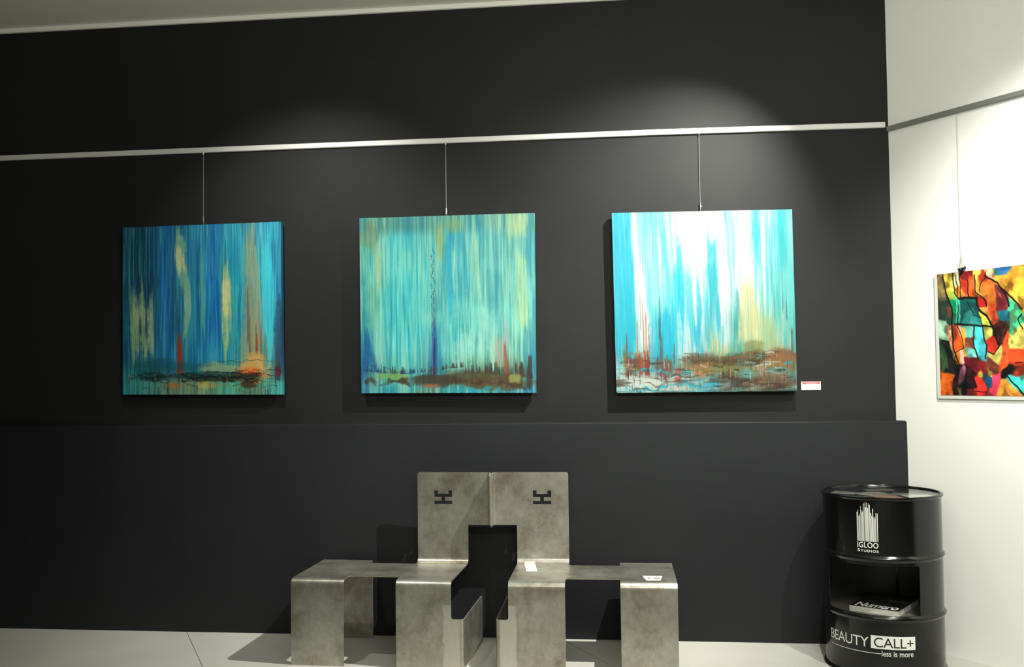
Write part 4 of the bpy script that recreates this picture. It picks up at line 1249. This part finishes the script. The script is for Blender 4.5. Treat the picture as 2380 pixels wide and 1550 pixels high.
chr_l = steel_chair('folded raw steel chair on the left, its inner side panel standing nearer the dark blue painting side', (-.893, -.66, 0), 0, True)
chr_l['label'] = 'left one of two joined raw steel chairs, bare seat with no paper on it'
chr_l.rotation_euler = (0, 0, math.radians(-1.6))
chr_r = steel_chair('right one of two joined raw steel chairs, two white cards lying on it', (-.603, -.655, 0), 0, False)
chr_r.rotation_euler = (0, 0, math.radians(.6))

# bolts through the two flanges
# cards on the right chair
t = empty('folded_leaflet', (-.548, -.39, ZS), 'small white leaflet with orange picture leaning at the backrest foot', 'leaflet')
Mx = Matrix.Identity(4)
py_obj('leaflet_panel', [(0.012, 0, .0012), (.068, .004, .0012), (.046, .150, .004), (-.012, .142, .004), (0.012, 0, .0004), (.068, .004, .0004), (.046, .150, .0032), (-.012, .142, .0032)],
       [(0, 1, 2, 3), (7, 6, 5, 4), (0, 4, 5, 1), (1, 5, 6, 2), (2, 6, 7, 3), (3, 7, 4, 0)], M_WHITEPAPER, t)
o = py_obj('picture_panel', [(-.012, .1425, .004), (.046, .1505, .004), (.040, .186, .016), (-.016, .178, .016), (-.012, .1435, .0034), (.046, .1515, .0034), (.040, .187, .0154), (-.016, .179, .0154)],
           [(0, 1, 2, 3), (7, 6, 5, 4), (0, 4, 5, 1), (1, 5, 6, 2), (2, 6, 7, 3), (3, 7, 4, 0)], mat('orange_white_picture', (.75, .22, .06), .5, col2=(.85, .82, .80), vscale=45), t)
t = empty('paper_card', (.118, -.53, ZS), 'small white card with two grey marks lying on the outer block of the right chair', 'card')
py_obj('card_sheet', [(-.033, -.052, .0012), (.038, -.048, .0012), (.050, .052, .0012), (-.050, .055, .0012), (-.033, -.052, .0003), (.038, -.048, .0003), (.050, .052, .0003), (-.050, .055, .0003)],
       [(0, 1, 2, 3), (7, 6, 5, 4), (0, 4, 5, 1), (1, 5, 6, 2), (2, 6, 7, 3), (3, 7, 4, 0)], M_WHITEPAPER, t)
bm = bmesh.new()
for cx_, w_ in [(-.018, .010), (.021, .022)]:
    ps = [(cx_ + w_ * math.cos(k * math.pi / 8) * (1 + .15 * math.sin(3 * k)), .0 + .026 * math.sin(k * math.pi / 8), .0016) for k in range(16)]
    bm.faces.new([bm.verts.new(p) for p in ps])
bm_obj('grey_marks', bm, M_GREYINK, t)

# ------------------------------------------------------------------ oil drum display
BX, BY, BR_ = 1.276, -.385, .283
drum = empty('oil_drum', (BX, BY, 0), 'black oil drum display stand with white lettering in the corner', 'drum')


def rib(z, R=BR_, h=.016, d=.010, n=8):
    return [(R + d * math.sin(math.pi * k / n) ** 1.3, z - h + 2 * h * k / n) for k in range(n + 1)]


A0, A1 = math.radians(-78), math.radians(22)     # opening, measured from the front (-y) clockwise to the right
ZO0, ZO1 = .298, .536
ang = lambda a0, a1: (a0, a1)
bm = bmesh.new()
# lower shell full circle
low = [(BR_ - .004, .0), (BR_ + .008, .0), (BR_ + .011, .006), (BR_ + .008, .013), (BR_, .018)] + [(BR_, .10)] + rib(.285) 
lathe(bm, low + [(BR_ - .004, ZO0 + .003), (BR_ - .004, .0)], n=128)
upz = [(BR_ - .004, ZO1)] + [(BR_, ZO1)] + rib(.568) + [(BR_, .84)]
lathe(bm, upz + [(BR_, .846), (BR_ + .006, .850), (BR_ + .0095, .856), (BR_ + .0085, .862), (BR_ + .003, .8655), (BR_ - .003, .864), (BR_ - .007, .859), (BR_ - .008, .850), (BR_ - .008, .835), (BR_ - .004, .83), (BR_ - .004, ZO1)], n=128)
lathe(bm, [(BR_ - .004, ZO0 + .002), (BR_, ZO0 + .002), (BR_, ZO1), (BR_ - .004, ZO1), (BR_ - .004, ZO0 + .002)], A1, A0 + 2 * math.pi, n=96)
for a_ in (A1, A0):
    s, c = math.sin(a_), -math.cos(a_)
    q = [(BR_ - .004, ZO0), (BR_, ZO0), (BR_, ZO1), (BR_ - .004, ZO1)]
    bm.faces.new([bm.verts.new((r_ * s, r_ * c, z)) for r_, z in q])
body = bm_obj('drum_shell', bm, M_BLACKENAMEL, drum, True)
bm = bmesh.new()
lathe(bm, [(0.0005, .2835), (BR_ - .005, .2835), (BR_ - .005, .2865), (.0005, .2865)], n=96)
bm_obj('shelf', bm, M_DRUMINSIDE, drum)
bm = bmesh.new()
lathe(bm, [(0.0005, .5365), (BR_ - .005, .5365), (BR_ - .005, .540), (.0005, .540)], n=96)
bm_obj('inner_top', bm, M_DRUMINSIDE, drum)
# inner back lining and the welded seam
bm = bmesh.new()
lathe(bm, [(BR_ - .006, .2868), (BR_ - .0045, .2868), (BR_ - .0045, .536), (BR_ - .006, .536), (BR_ - .006, .2868)], A1 + .01, A0 + 2 * math.pi - .01, n=96)
bm_obj('inner_lining', bm, M_DRUMINSIDE, drum, True)
sa = math.radians(151)
Ms = Matrix.Translation(((BR_ - .012) * math.sin(sa), -(BR_ - .012) * math.cos(sa), 0)) @ Matrix.Rotation(sa, 4, 'Z')
box('seam_strip', (-.006, -.005, .288), (.006, .005, .535), M_BLACKENAMEL, drum, 0, Ms)
# recessed lid under the glass
bm = bmesh.new()
lathe(bm, [(.0005, .838), (BR_ - .0085, .838), (BR_ - .0085, .844), (.0005, .844)], n=96)
bm_obj('drum_lid', bm, M_BLACKENAMEL, drum)
bm = bmesh.new()
lathe(bm, [(.0003, .8535), (BR_ - .0095, .8535), (BR_ - .0095, .8575), (.0003, .8575), (.0003, .8535)], n=96)
gl = bm_obj('glass_disc', bm, M_GLASS, drum, True)


# lettering wrapped around the drum
def text_tris(s, spacing=1.0, bold=0.0):
    cu = bpy.data.curves.new('txt', 'FONT')
    cu.body = s
    cu.size = 1
    cu.space_character = spacing
    cu.offset = bold
    cu.resolution_u = 5
    o = bpy.data.objects.new('txt', cu)
    C.objects.link(o)
    dg = bpy.context.evaluated_depsgraph_get()
    me = bpy.data.meshes.new_from_object(o.evaluated_get(dg))
    vs = np.array([(v.co.x, v.co.y) for v in me.vertices])
    fs = [tuple(p.vertices) for p in me.polygons]
    bpy.data.objects.remove(o); bpy.data.curves.remove(cu); bpy.data.meshes.remove(me)
    return vs, fs


def wrap_geo(bm, vs, fs, box_, R, mode='cyl', M=None, cut=True):
    """fit 2-D verts into box_ = (a0,a1,z0,z1): degrees and metres"""
    lo, hi = vs.min(0), vs.max(0)
    a0, a1, z0, z1 = box_
    tmp = bmesh.new()
    vv = [tmp.verts.new(((x - lo[0]) / (hi[0] - lo[0]), (y - lo[1]) / (hi[1] - lo[1]), 0)) for x, y in vs]
    for f in fs:
        try: tmp.faces.new([vv[i] for i in f])
        except ValueError: pass
    if cut:
        k = max(2, int(abs(a1 - a0) / 2.5))
        for i in range(1, k):
            bmesh.ops.bisect_plane(tmp, geom=tmp.verts[:] + tmp.edges[:] + tmp.faces[:], plane_co=(i / k, 0, 0), plane_no=(1, 0, 0))
    mp = {}
    for v in tmp.verts:
        a = math.radians(a0 + (a1 - a0) * v.co.x)
        z = z0 + (z1 - z0) * v.co.y
        mp[v] = bm.verts.new((R * math.sin(a), -R * math.cos(a), z))
    for f in tmp.faces:
        try: bm.faces.new([mp[v] for v in f.verts])
        except ValueError: pass
    tmp.free()


def wrap_rect(bm, a0, a1, z0, z1, R, zs2=None):
    n = max(1, int(abs(a1 - a0) / 2.5))
    for i in range(n):
        b0, b1 = [math.radians(a0 + (a1 - a0) * (i + k) / n) for k in (0, 1)]
        bm.faces.new([bm.verts.new((R * math.sin(b), -R * math.cos(b), z)) for b, z in [(b0, z0), (b1, z0), (b1, z1), (b0, z1)]])


RT = BR_ + .0008
bm = bmesh.new()
bm2 = bmesh.new()
# bars: heights measured left to right
hs = [(0, .79, 1), (5, .80, 0), (9.5, .77, 1), (14, .78, 0), (18, .82, 0), (23, .785, 0), (27, .793, 1), (31.5, .832, 0), (36, .838, 0), (40.5, .815, 1), (45, .838, 1), (50, .813, 1), (55, .835, 0), (59.5, .828, 1), (65, .79, 1), (69.5, .777, 0), (74, .81, 1), (79.5, .767, 0), (84, .76, 0), (88, .79, 0), (94, .788, 1)]
aL, aR = -37.0, -17.0
for x_, zt, k in hs:
    a0 = aL + (aR - aL) * x_ / 98
    wdt = (.72 if k else .5)
    wrap_rect(bm if k else bm2, a0, a0 + wdt, .651, zt, RT)
for k_, x_ in enumerate([3, 12, 21, 25, 43, 47.5, 53, 62, 72, 77, 82, 86]):
    a0 = aL + (aR - aL) * x_ / 98
    wrap_rect(bm2, a0, a0 + .28, .651, .77 if x_ < 20 or x_ > 65 else .80, RT)
bm_obj('tower_bars', bm, M_VINYL, drum)
bm_obj('tower_bars_fine', bm2, M_VINYLGREY, drum).name = 'pale_tower_bars'
bm = bmesh.new()
v_, f_ = text_tris('IGLOO', 1.05, .018)
wrap_geo(bm, v_, f_, (-37.0, -17.0, .620, .6475), RT)
v_, f_ = text_tris('S', 1, .02)
wrap_geo(bm, v_, f_, (-37.0, -34.6, .600, .6150), RT)
v_, f_ = text_tris('TUDIOS', 1.2, .02)
wrap_geo(bm, v_, f_, (-33.9, -17.0, .600, .6115), RT)
bm_obj('studio_lettering', bm, M_VINYL, drum)
bm = bmesh.new()
v_, f_ = text_tris('BEAUTY', .95, .0)
wrap_geo(bm, v_, f_, (-75.0, -28.5, .146, .194), RT)
v_, f_ = text_tris('less is more', 1.0, .006)
wrap_geo(bm, v_, f_, (-16.6, 13.0, .110, .136), RT)
wrap_rect(bm, -74, -17.2, .1195, .1222, RT)
wrap_rect(bm, -26.4, 15.1, .1435, .2055, RT)
bm_obj('slogan_lettering', bm, M_VINYL, drum)
bm = bmesh.new()
v_, f_ = text_tris('CALL+', .95, .0)
wrap_geo(bm, v_, f_, (-23.5, 13.2, .151, .197), RT + .0006)
bm_obj('black_lettering', bm, M_BLACKINK, drum)

# leaflets under the glass
cols = [((.30, .31, .26), (.02, .02, .02)), ((.5, .5, .45), (.03, .03, .03)), ((.42, .15, .07), (.5, .40, .30)), ((.55, .55, .5), (.08, .07, .06)), ((.35, .36, .36), (.05, .04, .06)), ((.78, .78, .72), (.5, .5, .46)),
        ((.10, .10, .10), (.4, .4, .36)), ((.3, .28, .2), (.02, .02, .02))]
places = [(-.13, -.12, 20, .13, .10), (.02, -.17, -12, .15, .09), (.0, -.08, 8, .13, .16), (-.04, .03, 30, .16, .11), (.12, -.02, -25, .14, .11), (.16, -.10, 12, .14, .12), (-.17, .03, -30, .12, .10), (.03, .14, 5, .15, .10)]
labs = ['grey leaflet lying at the left under the glass drum top', 'pale leaflet at the front edge under the glass drum top', 'orange brown leaflet in the middle under the glass drum top', 'grey white leaflet behind the orange brown one under the glass drum top',
        'grey violet leaflet right of centre under the glass drum top', 'white leaflet at the right under the glass drum top', 'dark leaflet at the far left under the glass drum top', 'dark leaflet at the back under the glass drum top']
for i, ((x, y, dg_, w_, h_), (c1, c2), lab) in enumerate(zip(places, cols, labs)):
    Mr = Matrix.Rotation(math.radians(dg_), 4, 'Z')
    o = box('leaflet', (-w_ / 2, -h_ / 2, 0), (w_ / 2, h_ / 2, .0006), mat('leaflet_print', c1, .5, col2=c2, vscale=18), None, 0, Mr)
    o.location = (BX + x, BY + y, .8446 + i * .0010)
    setp(o, lab, 'leaflet', 'leaflets under the glass of the drum')

# magazine in the drum
c = [Vector((1.085, -.495, 0)), Vector((1.287, -.62, 0)), Vector((1.437, -.300, 0)), Vector((1.222, -.205, 0))]
ex_ = (c[1] - c[0]).normalized()
rzm = math.atan2(ex_.y, ex_.x)
mag = empty('magazine', (c[0].x, c[0].y, .2870), 'thick magazine with dark cover lying on the shelf inside the drum', 'magazine', rz=rzm)
mw, mh = (c[1] - c[0]).length, .325
box('pages', (0, 0, 0), (mw, mh, .027), M_PAGES, mag)
box('cover', (-.001, -.001, .0271), (mw + .001, mh, .0283), M_COVER, mag)
bm = bmesh.new()
v_, f_ = text_tris('Numero', .9, .022)
lo, hi = v_.min(0), v_.max(0)
vv = [bm.verts.new((.022 + (x - lo[0]) / (hi[0] - lo[0]) * (mw - .034), .006 + (y - lo[1]) / (hi[1] - lo[1]) * .085, .0287)) for x, y in v_]
for f in f_:
    try: bm.faces.new([vv[i] for i in f])
    except ValueError: pass
bm_obj('title_lettering', bm, M_VINYL, mag)
rr = random.Random(5)
M_DIM = mat('dim_cover_print', (.10, .10, .09), .5)
for y_, xs_, xe_ in [(.19, .13, .22), (.14, .03, .07), (.24, .02, .06)]:
    bm = bmesh.new()
    x = xs_
    while x < xe_:
        w_ = rr.uniform(.006, .012)
        add_box(bm, (x, y_, .0284), (x + w_, y_ + .012, .0287))
        x += w_ + .003
    bm_obj('cover_line', bm, M_DIM, mag)
